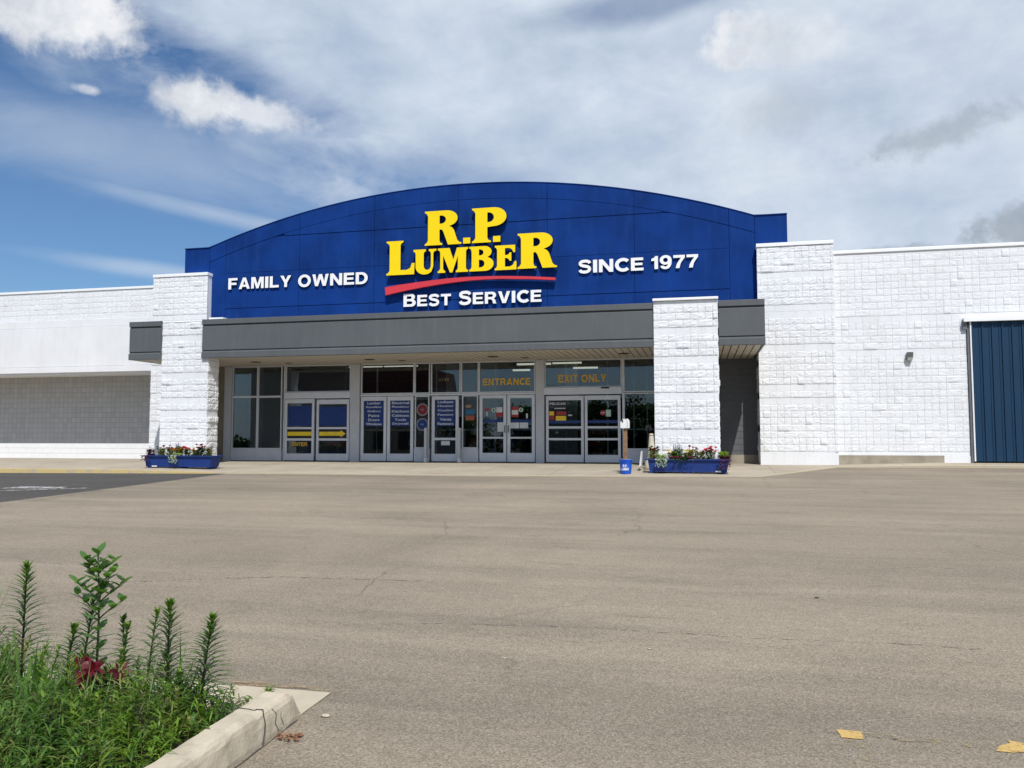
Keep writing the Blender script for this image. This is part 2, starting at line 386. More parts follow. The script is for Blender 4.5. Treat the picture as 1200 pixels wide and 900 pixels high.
# block capitals: outlines in a unit-height box, several loops (first is the outside), stroke .22
def _arc(cx, cy, rx, ry, a0, a1, n=10):
    return [(cx + rx * math.cos(R(a0 + (a1 - a0) * i / n)), cy + ry * math.sin(R(a0 + (a1 - a0) * i / n))) for i in range(n + 1)]
def _ribbon(c, w):
    L, Q = [], []
    for i, p in enumerate(c):
        a = c[max(i - 1, 0)]; b = c[min(i + 1, len(c) - 1)]; dx, dy = b[0] - a[0], b[1] - a[1]; l = math.hypot(dx, dy)
        L.append((p[0] - dy / l * w / 2, p[1] + dx / l * w / 2)); Q.append((p[0] + dy / l * w / 2, p[1] - dx / l * w / 2))
    return [L + Q[::-1]]
CAPS = {
 'I': [[(0, 0), (.25, 0), (.25, 1), (0, 1)]],
 '.': [[(0, 0), (.25, 0), (.25, .22), (0, .22)]],
 'L': [[(0, 0), (.76, 0), (.76, .21), (.25, .21), (.25, 1), (0, 1)]],
 'F': [[(0, 0), (.25, 0), (.25, .39), (.70, .39), (.70, .59), (.25, .59), (.25, .79), (.78, .79), (.78, 1), (0, 1)]],
 'E': [[(0, 0), (.84, 0), (.84, .21), (.25, .21), (.25, .41), (.77, .41), (.77, .60), (.25, .60), (.25, .79), (.82, .79), (.82, 1), (0, 1)]],
 'T': [[(.305, 0), (.555, 0), (.555, .79), (.86, .79), (.86, 1), (0, 1), (0, .79), (.305, .79)]],
 'N': [[(0, 0), (.24, 0), (.24, .62), (.68, 0), (.94, 0), (.94, 1), (.70, 1), (.70, .38), (.26, 1), (0, 1)]],
 'M': [[(0, 0), (.24, 0), (.24, .66), (.46, 0), (.66, 0), (.88, .66), (.88, 0), (1.12, 0), (1.12, 1), (.76, 1), (.56, .36), (.36, 1), (0, 1)]],
 'W': [[(.24, 0), (.50, 0), (.70, .62), (.90, 0), (1.16, 0), (1.40, 1), (1.14, 1), (1.02, .38), (.83, 1), (.57, 1), (.38, .38), (.26, 1), (0, 1)]],
 'V': [[(.34, 0), (.62, 0), (.96, 1), (.69, 1), (.48, .30), (.27, 1), (0, 1)]],
 'Y': [[(.36, 0), (.61, 0), (.61, .38), (.97, 1), (.68, 1), (.485, .61), (.29, 1), (0, 1), (.36, .38)]],
 'X': [[(0, 0), (.29, 0), (.48, .32), (.67, 0), (.97, 0), (.63, .51), (.94, 1), (.65, 1), (.48, .71), (.30, 1), (.02, 1), (.33, .51)]],
 'A': [[(0, 0), (.26, 0), (.33, .19), (.69, .19), (.76, 0), (1.02, 0), (.65, 1), (.37, 1)], [(.39, .37), (.63, .37), (.51, .73)]],
 'O': [_arc(.55, .5, .55, .51, 0, 354, 30), _arc(.55, .5, .30, .30, 0, 354, 24)],
 '0': [_arc(.42, .5, .42, .51, 0, 354, 24), _arc(.42, .5, .18, .30, 0, 354, 20)],
 'D': [[(0, 0), (.44, 0)] + _arc(.44, .5, .50, .50, -85, 85, 16) + [(.44, 1), (0, 1)], [(.25, .20), (.42, .20)] + _arc(.42, .5, .27, .30, -85, 85, 12) + [(.42, .80), (.25, .80)]],
 'P': [[(0, 0), (.25, 0), (.25, .34), (.52, .34)] + _arc(.54, .67, .33, .33, -88, 88, 12) + [(.54, 1), (0, 1)], [(.25, .53), (.48, .53)] + _arc(.48, .67, .14, .14, -80, 80, 8) + [(.48, .81), (.25, .81)]],
 'R': [[(0, 0), (.25, 0), (.25, .37), (.44, .37), (.56, .33), (.62, .20), (.66, 0), (.94, 0), (.88, .10), (.84, .30), (.72, .43)] + _arc(.58, .71, .32, .29, -50, 88, 12) + [(.58, 1), (0, 1)], [(.25, .56), (.52, .56)] + _arc(.52, .68, .13, .12, -80, 80, 8) + [(.52, .80), (.25, .80)]],
 'B': [[(0, 0), (.56, 0)] + _arc(.58, .29, .34, .29, -88, 55, 10) + _arc(.55, .75, .31, .25, -45, 88, 10) + [(.55, 1), (0, 1)],
       [(.25, .19), (.54, .19)] + _arc(.54, .305, .12, .115, -80, 80, 8) + [(.54, .42), (.25, .42)], [(.25, .60), (.50, .60)] + _arc(.50, .705, .11, .105, -80, 80, 8) + [(.50, .81), (.25, .81)]],
 'U': [[(0, 1), (0, .40)] + _arc(.45, .40, .45, .41, 180, 360, 16) + [(.90, 1), (.65, 1), (.65, .40)] + _arc(.45, .40, .20, .20, 0, -180, 12) + [(.25, 1)]],
 'C': _ribbon(_arc(.52, .5, .40, .39, 42, 318, 26), .235),
 'S': _ribbon([(.80, .74), (.74, .84), (.62, .895), (.44, .905), (.24, .88), (.14, .79), (.135, .70), (.20, .61), (.34, .555), (.52, .52), (.68, .47), (.77, .38), (.775, .27), (.70, .16), (.54, .10), (.36, .095), (.19, .14), (.11, .26)], .22),
 '7': [[(.16, 0), (.42, 0), (.50, .34), (.62, .55), (.80, .80), (.80, 1), (0, 1), (0, .79), (.54, .79), (.36, .54), (.22, .26)]],
 '9': [[(.04, .24), (.10, .10), (.22, .02), (.38, -.01)] + _arc(.42, .52, .40, .53, -80, 0, 10)[1:] + _arc(.41, .66, .41, .35, 0, 262, 22) + [(.48, .33), (.555, .39), (.54, .28), (.48, .20), (.40, .18), (.33, .19), (.28, .25)], _arc(.40, .66, .165, .165, 0, 345, 16)],
 '1': [[(.24, 0), (.50, 0), (.50, 1), (.30, 1), (.22, .88), (.02, .80), (.02, .62), (.24, .66)]],
}
def put_caps(mb, body, x0, x1, z0, z1, y, depth=0, mi=0, side=0):
    adv = 0; pos_ = []
    for ch in body:
        if ch == ' ': adv += .42; continue
        l = CAPS[ch]; w_ = max(p[0] for p in l[0]) - min(p[0] for p in l[0]); pos_.append((l, adv - min(p[0] for p in l[0]))); adv += w_ + .15
    adv -= .15; k = (x1 - x0) / adv; h = z1 - z0
    for l, off in pos_:
        cu = bpy.data.curves.new('g', 'CURVE'); cu.dimensions = '2D'; cu.fill_mode = 'BOTH'; cu.extrude = depth / 2
        for lp in l:
            sp = cu.splines.new('POLY'); sp.points.add(len(lp) - 1); sp.use_cyclic_u = True
            for i, p in enumerate(lp): sp.points[i].co = (x0 + (p[0] + off) * k, z0 + p[1] * h, 0, 1)
        to = bpy.data.objects.new('g', cu); C.objects.link(to); bpy.context.view_layer.update()
        me = bpy.data.meshes.new_from_object(to.evaluated_get(bpy.context.evaluated_depsgraph_get()))
        bpy.data.objects.remove(to); bpy.data.curves.remove(cu)
        o = len(mb.v); mb.v += [(v.co.x, y + depth / 2 - v.co.z, v.co.y) for v in me.vertices]
        for p in me.polygons:
            mb.f.append(tuple(i + o for i in p.vertices)); mb.m.append(mi if (not depth or p.normal.z > .5) else side)
        bpy.data.meshes.remove(me)

# block masonry: every block its own rough face
def blocks(mb, x0, x1, z0, z1, Y, rough=.03, smooth_rows=(), facing=(0, -1), zbase=0., fine=True, stag=.0, course=.2032, blen=.4064, joint=.005, seed=0):
    """front face at Y (or side face at X when facing=(1,0)); x runs along the wall"""
    rg = random.Random(seed)
    def P(u, dd, z):
        if facing == (0, -1): return (u, Y - dd, z)
        if facing == (1, 0): return (Y + dd, u, z)
        return (Y - dd, u, z)
    flip = facing == (-1, 0)
    r = int(math.floor((z0 - zbase) / course + 1e-6))
    while zbase + r * course < z1 - .01:
        za = max(z0, zbase + r * course); zb = min(z1, zbase + (r + 1) * course)
        k = -1
        off = (0 if r % 2 else .2032) + stag
        sm = (r in smooth_rows) or rough == 0
        while x0 + k * blen + off < x1:
            a = x0 + k * blen + off; b = a + blen
            k += 1
            parts = [(a, b)] if rg.random() < .45 or sm else [(a, (a + b) / 2), ((a + b) / 2, b)]
            for pa, pb in parts:
                pa_, pb_ = max(pa, x0), min(pb, x1)
                if pb_ - pa_ < .02: continue
                j = joint
                if sm:
                    mb.add([P(pa_ + j / 2, 0, za + j / 2), P(pb_ - j / 2, 0, za + j / 2), P(pb_ - j / 2, 0, zb - j / 2), P(pa_ + j / 2, 0, zb - j / 2),
                            P(pa_ + j / 2, -.012, za + j / 2), P(pb_ - j / 2, -.012, za + j / 2), P(pb_ - j / 2, -.012, zb - j / 2), P(pa_ + j / 2, -.012, zb - j / 2)],
                           [(0, 1, 2, 3), (0, 4, 5, 1), (2, 6, 7, 3), (1, 5, 6, 2), (3, 7, 4, 0)])
                    continue
                nx, nz = (6, 5) if fine else (4, 3)
                pr = rg.uniform(0, rough * .3) + (rg.random() < .035) * rough * .8
                tl = rg.uniform(-.2, .2) * rough; tz = rg.uniform(-.3, .2) * rough
                vs = []
                ox = rg.uniform(0, 99)
                for jz in range(nz + 1):
                    for ix in range(nx + 1):
                        fu = ix / nx; fz = jz / nz
                        u = pa_ + j / 2 + (pb_ - pa_ - j) * fu; z = za + j / 2 + (zb - za - j) * fz
                        edge = min(1, 8 * min(fu, 1 - fu) + .7) * min(1, 8. * min(fz, 1 - fz) + .6)
                        n = noise.noise(Vector((u * 7 + ox, z * 14, ox))) * .40 + noise.noise(Vector((u * 22, z * 42 + ox, 3))) * .75
                        d = (pr + rough * .45 + n * rough * .55 + tl * (fu - .5) + tz * (fz - .5)) * edge
                        if ix in (0, nx) or jz in (0, nz): d = min(d, rough * .8)
                        vs.append(P(u, max(d, -.004), z))
                W_ = nx + 1
                fs = [(q * W_ + i, q * W_ + i + 1, (q + 1) * W_ + i + 1, (q + 1) * W_ + i) for q in range(nz) for i in range(nx)]
                # rim going back to the joint
                ring = [i for i in range(W_)] + [q * W_ + nx for q in range(1, nz + 1)] + [nz * W_ + i for i in range(nx - 1, -1, -1)] + [q * W_ for q in range(nz - 1, 0, -1)]
                o = len(vs)
                for q in ring:
                    fu = (q % W_) / nx; fz = (q // W_) / nz
                    vs.append(P(pa_ + j / 2 + (pb_ - pa_ - j) * fu, -.018, za + j / 2 + (zb - za - j) * fz))
                L = len(ring)
                fs += [(ring[(i + 1) % L], ring[i], o + i, o + (i + 1) % L) for i in range(L)]
                if flip: fs = [tuple(reversed(f)) for f in fs]
                mb.add(vs, fs)
        r += 1

# ------------------------------------------------------------------ camera
cam = bpy.data.cameras.new('camera'); co = bpy.data.objects.new('camera', cam); C.objects.link(co)
cam.sensor_width = 36; cam.lens = 28.5; cam.clip_end = 2000; cam.clip_start = .05
co.location = (0, 0, .82)
co.rotation_euler = (R(90) + math.atan(63 / 950), 0, R(13))
sc.camera = co

# ------------------------------------------------------------------ light
sun_el, sun_az = R(53), R(20)      # azimuth measured from -Y towards +X
sv = Vector((math.cos(sun_el) * math.sin(sun_az), -math.cos(sun_el) * math.cos(sun_az), math.sin(sun_el)))
sl = bpy.data.lights.new('sun', 'SUN'); sl.energy = 4.0; sl.angle = R(.55); sl.color = (1, .965, .91)
so = bpy.data.objects.new('sun', sl); C.objects.link(so); so.rotation_euler = sv.to_track_quat('Z', 'Y').to_euler(); so.location = (0, -10, 30)

w = bpy.data.worlds.new('World'); sc.world = w; w.use_nodes = True
nt = w.node_tree; bg = nt.nodes['Background']
sky = nd(nt, 'ShaderNodeTexSky', sky_type='NISHITA'); sky.sun_disc = False
sky.sun_elevation = sun_el; sky.sun_rotation = math.atan2(sv.x, sv.y); sky.air_density = 1.0; sky.dust_density = .6; sky.ozone_density = 2.0
tc = nd(nt, 'ShaderNodeTexCoord'); gen = tc.outputs['Generated']
sep = nd(nt, 'ShaderNodeSeparateXYZ'); nt.links.new(gen, sep.inputs[0])
az = mth(nt, 'ARCTAN2', sep.outputs[0], sep.outputs[1])
el = mth(nt, 'ARCSINE', sep.outputs[2])
# flat cloud-layer coordinates (perspective towards the horizon)
zz = mth(nt, 'ADD', mth(nt, 'MAXIMUM', sep.outputs[2], 0.0), .12)
comb = nd(nt, 'ShaderNodeCombineXYZ')
nt.links.new(mth(nt, 'DIVIDE', sep.outputs[0], zz), comb.inputs[0]); nt.links.new(mth(nt, 'DIVIDE', sep.outputs[1], zz), comb.inputs[1])
layer = comb.outputs[0]
ae = nd(nt, 'ShaderNodeCombineXYZ'); nt.links.new(az, ae.inputs[0]); nt.links.new(el, ae.inputs[1]); aev = ae.outputs[0]
def wn(vec, scale, detail, rough=.6, dist=0., sc3=None, loc=None, rot=None):
    if sc3 or loc or rot:
        mp = nd(nt, 'ShaderNodeMapping')
        if sc3: mp.inputs['Scale'].default_value = sc3
        if loc: mp.inputs['Location'].default_value = loc
        if rot: mp.inputs['Rotation'].default_value = (0, 0, rot)
        nt.links.new(vec, mp.inputs['Vector']); vec = mp.outputs[0]
    return noi(nt, vec, scale, detail, rough, dist)
def blob(a, e, ra, re, rot=0., wob=None, amt=.35, soft=(1.0, .35)):
    """1 inside an ellipse of the sky centred on azimuth a, elevation e"""
    mp = nd(nt, 'ShaderNodeMapping', vector_type='TEXTURE')
    mp.inputs['Location'].default_value = (a, e, 0); mp.inputs['Rotation'].default_value = (0, 0, rot); mp.inputs['Scale'].default_value = (ra, re, 1)
    nt.links.new(aev, mp.inputs['Vector'])
    ln = nd(nt, 'ShaderNodeVectorMath', operation='LENGTH'); nt.links.new(mp.outputs[0], ln.inputs[0])
    d = ln.outputs['Value']
    if wob is not None: d = mth(nt, 'ADD', d, mth(nt, 'MULTIPLY', mth(nt, 'SUBTRACT', wob, .5), amt * 2))
    mr = nd(nt, 'ShaderNodeMapRange', interpolation_type='SMOOTHSTEP'); nt.links.new(d, mr.inputs[0])
    mr.inputs[1].default_value = soft[0]; mr.inputs[2].default_value = soft[1]; mr.inputs[3].default_value = 0; mr.inputs[4].default_value = 1
    return mr.outputs[0]
def mx(*a):
    r_ = a[0]
    for b in a[1:]: r_ = mth(nt, 'MAXIMUM', r_, b)
    return r_
puff = wn(aev, 14., 8, .62, .2)
puff2 = wn(aev, 30., 7, .6, .1, loc=(3, 7, 0))
wisp = wn(aev, 3.6, 9, .60, .5, sc3=(.9, 2.0, 1), rot=-.25)
wisp2 = wn(aev, 6.5, 9, .62, .35, sc3=(.75, 1.7, 1), rot=-.35)
soft_ = wn(aev, 2.0, 5, .5, .3, sc3=(1, 1.6, 1), loc=(4, 1, 0))
# veil of high cloud: thick to the right, clearing to the lower left
side = nd(nt, 'ShaderNodeMapRange', interpolation_type='SMOOTHSTEP')
nt.links.new(mth(nt, 'ADD', mth(nt, 'ADD', mth(nt, 'MULTIPLY', az, .78), mth(nt, 'MULTIPLY', el, 1.30)), mth(nt, 'MULTIPLY', mth(nt, 'SUBTRACT', wisp, .5), .55)), side.inputs[0])
side.inputs[1].default_value = -.09; side.inputs[2].default_value = .20
veil = mth(nt, 'MULTIPLY', side.outputs[0], mth(nt, 'ADD', .62, mth(nt, 'MULTIPLY', wisp2, .55)), clamp=True)
lowr = blob(.15, .24, .42, .12, 0, wisp, .5, (1.2, .3))
veil = mx(veil, mth(nt, 'MULTIPLY', lowr, .62))
streak1 = mth(nt, 'MULTIPLY', blob(-.55, .252, .22, .013, -.14, wisp2, .5, (1.3, .1)), .50)
streak2 = mth(nt, 'MULTIPLY', blob(-.60, .185, .16, .010, -.06, wisp2, .5, (1.4, .1)), .45)
streak3 = mth(nt, 'MULTIPLY', blob(-.66, .315, .30, .05, -.10, wisp, .9, (1.3, .2)), .35)
veil = mx(veil, streak1, streak2, streak3)
# blue gap in the veil above the arch
gap = mth(nt, 'MULTIPLY', blob(-.33, .315, .17, .035, -.12, wisp, .8, (1.3, .3)), .45)
gap2 = mth(nt, 'MULTIPLY', blob(-.05, .50, .16, .022, .1, wisp, .8, (1.3, .3)), .5)
gap3 = mth(nt, 'MULTIPLY', blob(-.60, .415, .22, .032, -.25, wisp2, .8, (1.3, .3)), .5)
veil = mth(nt, 'SUBTRACT', veil, mx(gap, gap2, gap3), clamp=True)
cum = mx(blob(-.80, .445, .155, .052, .0, puff, .8, (1.05, .62)),
         mth(nt, 'MULTIPLY', blob(-.600, .374, .060, .030, .0, puff2, .8, (1.15, .35)), .9),
         mth(nt, 'MULTIPLY', blob(-.545, .372, .09, .020, -.05, puff2, .8, (1.0, .4)), .7),
         mth(nt, 'MULTIPLY', blob(-.722, .370, .018, .007, 0, puff2, .7, (1.0, .3)), .7),
         mth(nt, 'MULTIPLY', blob(.050, .450, .055, .035, .2, puff2, .8, (1.0, .5)), .75),
         mth(nt, 'MULTIPLY', blob(.11, .44, .10, .03, .0, puff, .8, (1.0, .3)), .5))
grey = mx(mth(nt, 'MULTIPLY', blob(.275, .325, .085, .022, .18, puff2, 1.1, (1.15, .3)), .70),
          mth(nt, 'MULTIPLY', blob(.350, .222, .075, .030, .1, puff2, .9, (1.0, .5)), .95),
          mth(nt, 'MULTIPLY', blob(.235, .205, .06, .010, .0, puff2, .9, (1.0, .4)), .65),
          mth(nt, 'MULTIPLY', blob(.10, .375, .07, .035, .0, puff, .9, (1.1, .2)), .40))
skyc = mixc(nt, 1., sky.outputs[0], (.066, .087, .106), 'MULTIPLY')
veilc = mixc(nt, soft_, (.52, .63, .79), (.74, .80, .88))
veilc = mixc(nt, mth(nt, 'MULTIPLY', wisp2, .5), veilc, (.80, .84, .90))
lump = ramp(nt, wn(aev, 7., 8, .6, .15, sc3=(1, 1.5, 1), loc=(2, 5, 0)), .30, .70, (.78, .82, .88), (1.12, 1.11, 1.07))
veilc = mixc(nt, 1., veilc, lump, 'MULTIPLY')
c = mixc(nt, veil, skyc, veilc)
cumc = mixc(nt, ramp(nt, wn(aev, 16., 5, .6, loc=(0, .03, 0)), .35, .65), (.62, .66, .73), (.93, .94, .96))
c = mixc(nt, cum, c, cumc)
c = mixc(nt, grey, c, mixc(nt, puff2, (.27, .33, .41), (.52, .57, .64)))
# horizon haze
hz = nd(nt, 'ShaderNodeMapRange'); nt.links.new(el, hz.inputs[0]); hz.inputs[1].default_value = .16; hz.inputs[2].default_value = 0.; hz.inputs[3].default_value = 0; hz.inputs[4].default_value = .7
c = mixc(nt, hz.outputs[0], c, (.52, .60, .70))
nt.links.new(c, bg.inputs['Color']); bg.inputs['Strength'].default_value = 1.0

sc.view_settings.view_transform = 'Standard'; sc.view_settings.look = 'None'
sc.view_settings.exposure = 0; sc.view_settings.gamma = 1
sc.render.engine = 'CYCLES'
sc.cycles.max_bounces = 8; sc.cycles.transparent_max_bounces = 16

# ------------------------------------------------------------------ ground
def lotz(y):
    if y > 25.2: return -.025
    if y > -12: return -.17 + .029 * (y - 20.2)
    return -.17 + .029 * (-12 - 20.2)
mb = MB()
xs = [-400, -12.76, 400]; ys = [-400, -12, 25.2, 400]
for j in range(3):
    mb.add([(-12.76, ys[j], lotz(ys[j])), (400, ys[j], lotz(ys[j])), (400, ys[j + 1], lotz(ys[j + 1])), (-12.76, ys[j + 1], lotz(ys[j + 1]))], [(0, 1, 2, 3)])
struct('parking_lot', mb, 'lot')
mb = MB()
for j in range(3):
    mb.add([(-400, ys[j], lotz(ys[j])), (-12.76, ys[j], lotz(ys[j])), (-12.76, ys[j + 1], lotz(ys[j + 1])), (-400, ys[j + 1], lotz(ys[j + 1]))], [(0, 1, 2, 3)])
struct('asphalt_drive', mb, 'asphalt')

def decal_ground(name, pts, m, dz=.004):
    mb = MB(); n = len(pts)
    mb.add([(x, y, lotz(y) + dz) for x, y in pts], [tuple(range(n))])
    return struct(name, mb, m)
def jag(pts, amp, n=5):
    out = []; rg = random.Random(len(pts) + int(pts[0][0] * 100))
    for i in range(len(pts)):
        a = Vector(pts[i]); b = Vector(pts[(i + 1) % len(pts)])
        for k in range(n):
            p = a.lerp(b, k / n); out.append((p.x + rg.uniform(-amp, amp), p.y + rg.uniform(-amp, amp)))
    return out
decal_ground('yellow_parking_mark', jag([(.645, 4.28), (.745, 4.29), (.755, 4.385), (.64, 4.385)], .006), 'yellow_dab')
decal_ground('yellow_parking_mark', jag([(1.33, 4.27), (1.56, 4.27), (1.54, 4.40), (1.42, 4.41)], .015), 'yellow_dab')
decal_ground('faded_parking_line', [(.76, 4.31), (1.33, 4.28), (1.33, 4.36), (.76, 4.375)], 'yellow_ghost')
decal_ground('faded_parking_line', [(.655, 3.6), (.75, 3.6), (.745, 4.27), (.66, 4.27)], 'yellow_ghost')
decal_ground('faded_parking_line', [(1.38, 17.8), (1.52, 17.8), (1.56, 20.95), (1.42, 20.95)], 'yellow_ghost')
decal_ground('worn_parking_line', [(-17, 13.3), (-13.35, 15.55), (-13.35, 15.7), (-17, 13.5)], 'white_dab')
decal_ground('worn_parking_line', jag([(-15.2, 15.2), (-13.9, 15.35), (-14.0, 15.75), (-15.2, 15.7)], .05), 'white_dab', .008)

def lot_crack(pts, wd, seed):
    rg = random.Random(seed); mb = MB(); P = []
    for a, b in zip(pts, pts[1:]):
        L = math.hypot(b[0] - a[0], b[1] - a[1]); n = max(2, int(L / .05))
        P += [(a[0] + (b[0] - a[0]) * k / n + rg.gauss(0, .006), a[1] + (b[1] - a[1]) * k / n + rg.gauss(0, .008)) for k in range(n)]
    vs = []
    for i, (x, y) in enumerate(P):
        w_ = wd * rg.uniform(.25, 1.0) * min(1, (i + 1) / 6, (len(P) - i) / 6); vs += [(x, y - w_, lotz(y - w_) + .003), (x + rg.uniform(-.002, .002), y + w_, lotz(y + w_) + .003)]
    mb.add(vs, [(2 * i, 2 * i + 2, 2 * i + 3, 2 * i + 1) for i in range(len(P) - 1)])
    struct('lot_crack', mb, 'crack')
lot_crack([(-5.57, 6.76), (-4.02, 7.35), (-2.38, 7.43)], 0.012, 0)
lot_crack([(-2.68, 5.75), (-1.91, 5.96), (-1.13, 6.04), (-0.76, 6.07), (-0.2, 6.04), (0.3, 6.01), (0.79, 6.04), (1.3, 6.06), (2.04, 6.01)], 0.006, 1)
lot_crack([(0.79, 5.19), (0.7, 5.13), (0.63, 5.02), (0.59, 4.84), (0.58, 4.64), (0.55, 4.43)], 0.0035, 2)
lot_crack([(0.33, 4.25), (0.55, 4.34), (0.75, 4.34), (1.01, 4.31), (1.22, 4.38)], 0.004, 3)
lot_crack([(1.69, 12.67), (2.71, 12.57), (4.22, 12.23)], 0.012, 4)
lot_crack([(-2.9, 10.53), (-1.96, 10.47), (-0.69, 11.17)], 0.01, 5)
lot_crack([(1.65, 8.81), (2.27, 9.12), (2.74, 8.85), (3.07, 8.96)], 0.008, 6)
# sidewalk
cols = [(-60, 19.0, -.07, 23.8, 0, 0), (-19.7, 19.6, -.07, 23.8, 0, 0), (-16, 19.9, -.085, 23.8, 0, 0), (-13.15, 20.15, -.14, 23.8, 0, 0), (-4.7, 20.4, -.152, 23.8, 0, 0),
        (1.49, 21.0, -.135, 23.8, 0, 0), (3.88, 24.87, -.015, 25.3, .01, .01), (6.6, 25.2, .035, 25.6, .09, .10), (30, 25.4, .04, 25.7, .10, .12)]
mb = MB()
for a, b in zip(cols, cols[1:]):
    A = [(a[0], a[1], a[2]), (b[0], b[1], b[2]), (b[0], b[3], b[4]), (a[0], a[3], a[4])]
    B = [(a[0], a[3], a[4]), (b[0], b[3], b[4]), (b[0], 28.4, b[5]), (a[0], 28.4, a[5])]
    mb.add(A, [(0, 1, 2, 3)]); mb.add(B, [(0, 1, 2, 3)])
    mb.add([(a[0], a[1], a[2] - .3), (b[0], b[1], b[2] - .3), (b[0], b[1], b[2]), (a[0], a[1], a[2])], [(0, 1, 2, 3)])
struct('sidewalk', mb, 'walk')
def q(p, dy, dz):
    t = dy / (p[3] - p[1]); return (p[0], p[1] + dy, p[2] + (p[4] - p[2]) * t + dz)
def kerb_piece(name, part, m):
    mb = MB()
    for a, b in zip(part, part[1:]):
        wd = .14 if a[0] < 3 else .1
        t1, t2 = q(a, -.02, .004), q(b, -.02, .004); t3, t4 = q(b, wd, .004), q(a, wd, .004)
        mb.add([t1, t2, t3, t4], [(0, 1, 2, 3)])
        mb.add([(t1[0], t1[1] - .01, t1[2] - .3), (t2[0], t2[1] - .01, t2[2] - .3), t2, t1], [(0, 1, 2, 3)])
    struct(name, mb, m)
kerb_piece('kerb', cols[:4], 'kerb_yellow')
kerb_piece('kerb', cols[3:], 'kerb_pale')


# ------------------------------------------------------------------ the store building
B = thing('hardware_store', 'white block store with a blue arched parapet, grey canopy and glass front', 'store', (-7.8, 26, 0))
def P_(name, mb, m, parent=None, **k): return mb.build(name, m, parent or B, **k)
def sub(name, mb, m, parent, **k):
    o = mb.build(name, m); o.parent = parent; o.matrix_parent_inverse = parent.matrix_world.inverted() if False else Matrix()
    # parents here keep world coordinates in their mesh; cancel the parent's own transform
    o.matrix_parent_inverse = Matrix(); o.location = (0, 0, 0)
    return o

SM = tuple(range(0, 40, 5))
# right wing wall with foundation gap
mb = MB(); blocks(mb, 4.03, 7.66, .33, 6.36, 26.0, .017, (1, 16, 21, 31), seed=3); blocks(mb, 7.66, 15, 4.3, 6.36, 26.0, .017, (21, 31), seed=4)
mb.box(4.03, 25, 26.012, 26.3, 4.3, 6.40); mb.box(4.03, 7.66, 26.012, 26.3, .30, 4.3)
mb.box(4.03, 7.62, 25.985, 26.02, .30, .36)
mb.box(6.95, 7.66, 25.98, 26.3, .06, .30)
P_('block_wall', mb, 'white_block')
mb = MB(); mb.box(4.03, 6.95, 25.96, 26.3, -.1, .30); P_('foundation', mb, 'found')
mb = MB(); mb.box(4.045, 25, 25.96, 26.35, 6.40, 6.50); P_('coping', mb, 'coping', bevel=.01)
# right pier
mb = MB(); blocks(mb, 1.80, 4.03, .40, 6.68, 25.8, .026, (9, 11, 17, 22, 23, 28), seed=5, stag=.1)
mb.box(1.80, 4.03, 25.78, 26.6, -.05, .40); mb.box(1.82, 4.01, 25.812, 27.3, .40, 6.68)
blocks(mb, 25.8, 26.95, .0, 4.6, 1.82, .02, SM, facing=(-1, 0), seed=6)
P_('block_pier', mb, 'white_block')
mb = MB(); mb.box(1.785, 4.04, 25.755, 26.6, 6.69, 6.80); P_('coping', mb, 'coping', bevel=.01)
# left pier and wing
mb = MB(); blocks(mb, -19.49, -17.25, .3, 6.68, 25.8, .027, (6, 11, 16, 24, 25), seed=8, stag=.05)
mb.box(-19.49, -17.25, 25.79, 26.3, -.05, .3); mb.box(-19.47, -17.27, 25.812, 27.9, .3, 6.68)
P_('block_pier', mb, 'white_block')
mb = MB(); mb.box(-19.50, -17.24, 25.755, 26.6, 6.69, 6.80); P_('coping', mb, 'coping', bevel=.01)
mb = MB(); blocks(mb, -34, -19.5, 5.29, 6.33, 26.0, .016, (), seed=9, zbase=5.29); mb.box(-50, -19.5, 26.012, 26.3, 3.2, 6.36)
P_('block_wall', mb, 'white_block')
mb = MB(); mb.box(-50, -19.50, 25.96, 26.35, 6.36, 6.45); P_('coping', mb, 'coping', bevel=.01)
mb = MB(); mb.box(-50, -19.5, 25.96, 26.1, 5.0, 5.285); mb.box(-50, -19.52, 25.93, 27.75, 3.50, 4.99)
mb.box(-50, -19.50, 25.90, 27.8, 3.27, 3.49)
P_('stucco_band', mb, 'eifs', bevel=.012)
mb = MB(); mb.box(-50, -19.55, 27.8, 28.1, .6, 3.5)  # shaded upper part of the recess wall, its shade in the grey colour
P_('block_wall', mb, 'shaded_joint')
mb = MB(); blocks(mb, -34, -19.55, 0, .6, 27.79, 0, seed=10, joint=.006)  # sunlit foot of the same wall, left white below the painted shade
P_('block_wall', mb, 'white_smooth')
mb = MB(); mb.box(-19.55, -19.45, 26.02, 27.8, 0, 3.3); P_('wall_return', mb, 'white_smooth')
# free-standing pillars carrying the canopy
mb = MB(); blocks(mb, -17.06, -15.37, 0, 4.62, 23.1, .030, (8, 10, 14, 20), seed=11, zbase=-.12)
blocks(mb, 23.1, 23.7, 0, 4.62, -15.37, .045, (8, 14), facing=(1, 0), seed=12, zbase=-.12)
mb.box(-17.05, -15.385, 23.112, 23.7, -.15, 4.62); mb.box(-17.06, -15.36, 23.09, 23.72, -.15, .22)
P_('block_pillar', mb, 'white_block')
mb = MB(); blocks(mb, -1.22, .54, .0, 4.66, 23.05, .030, (4, 9, 14, 18, 22), seed=13, zbase=.05)
blocks(mb, 23.05, 23.7, 0, 4.66, .54, .026, (9, 14, 18), facing=(1, 0), seed=15)
mb.box(-1.21, .53, 23.062, 23.7, -.1, 4.66)
P_('block_pillar', mb, 'white_block')
mb = MB(); mb.box(-1.24, .56, 22.98, 23.75, 4.67, 4.74); P_('coping', mb, 'coping', bevel=.008)
mb = MB(); mb.box(-15.5, -15.0, 23.3, 25.9, 4.66, 4.72); P_('flashing', mb, 'coping')
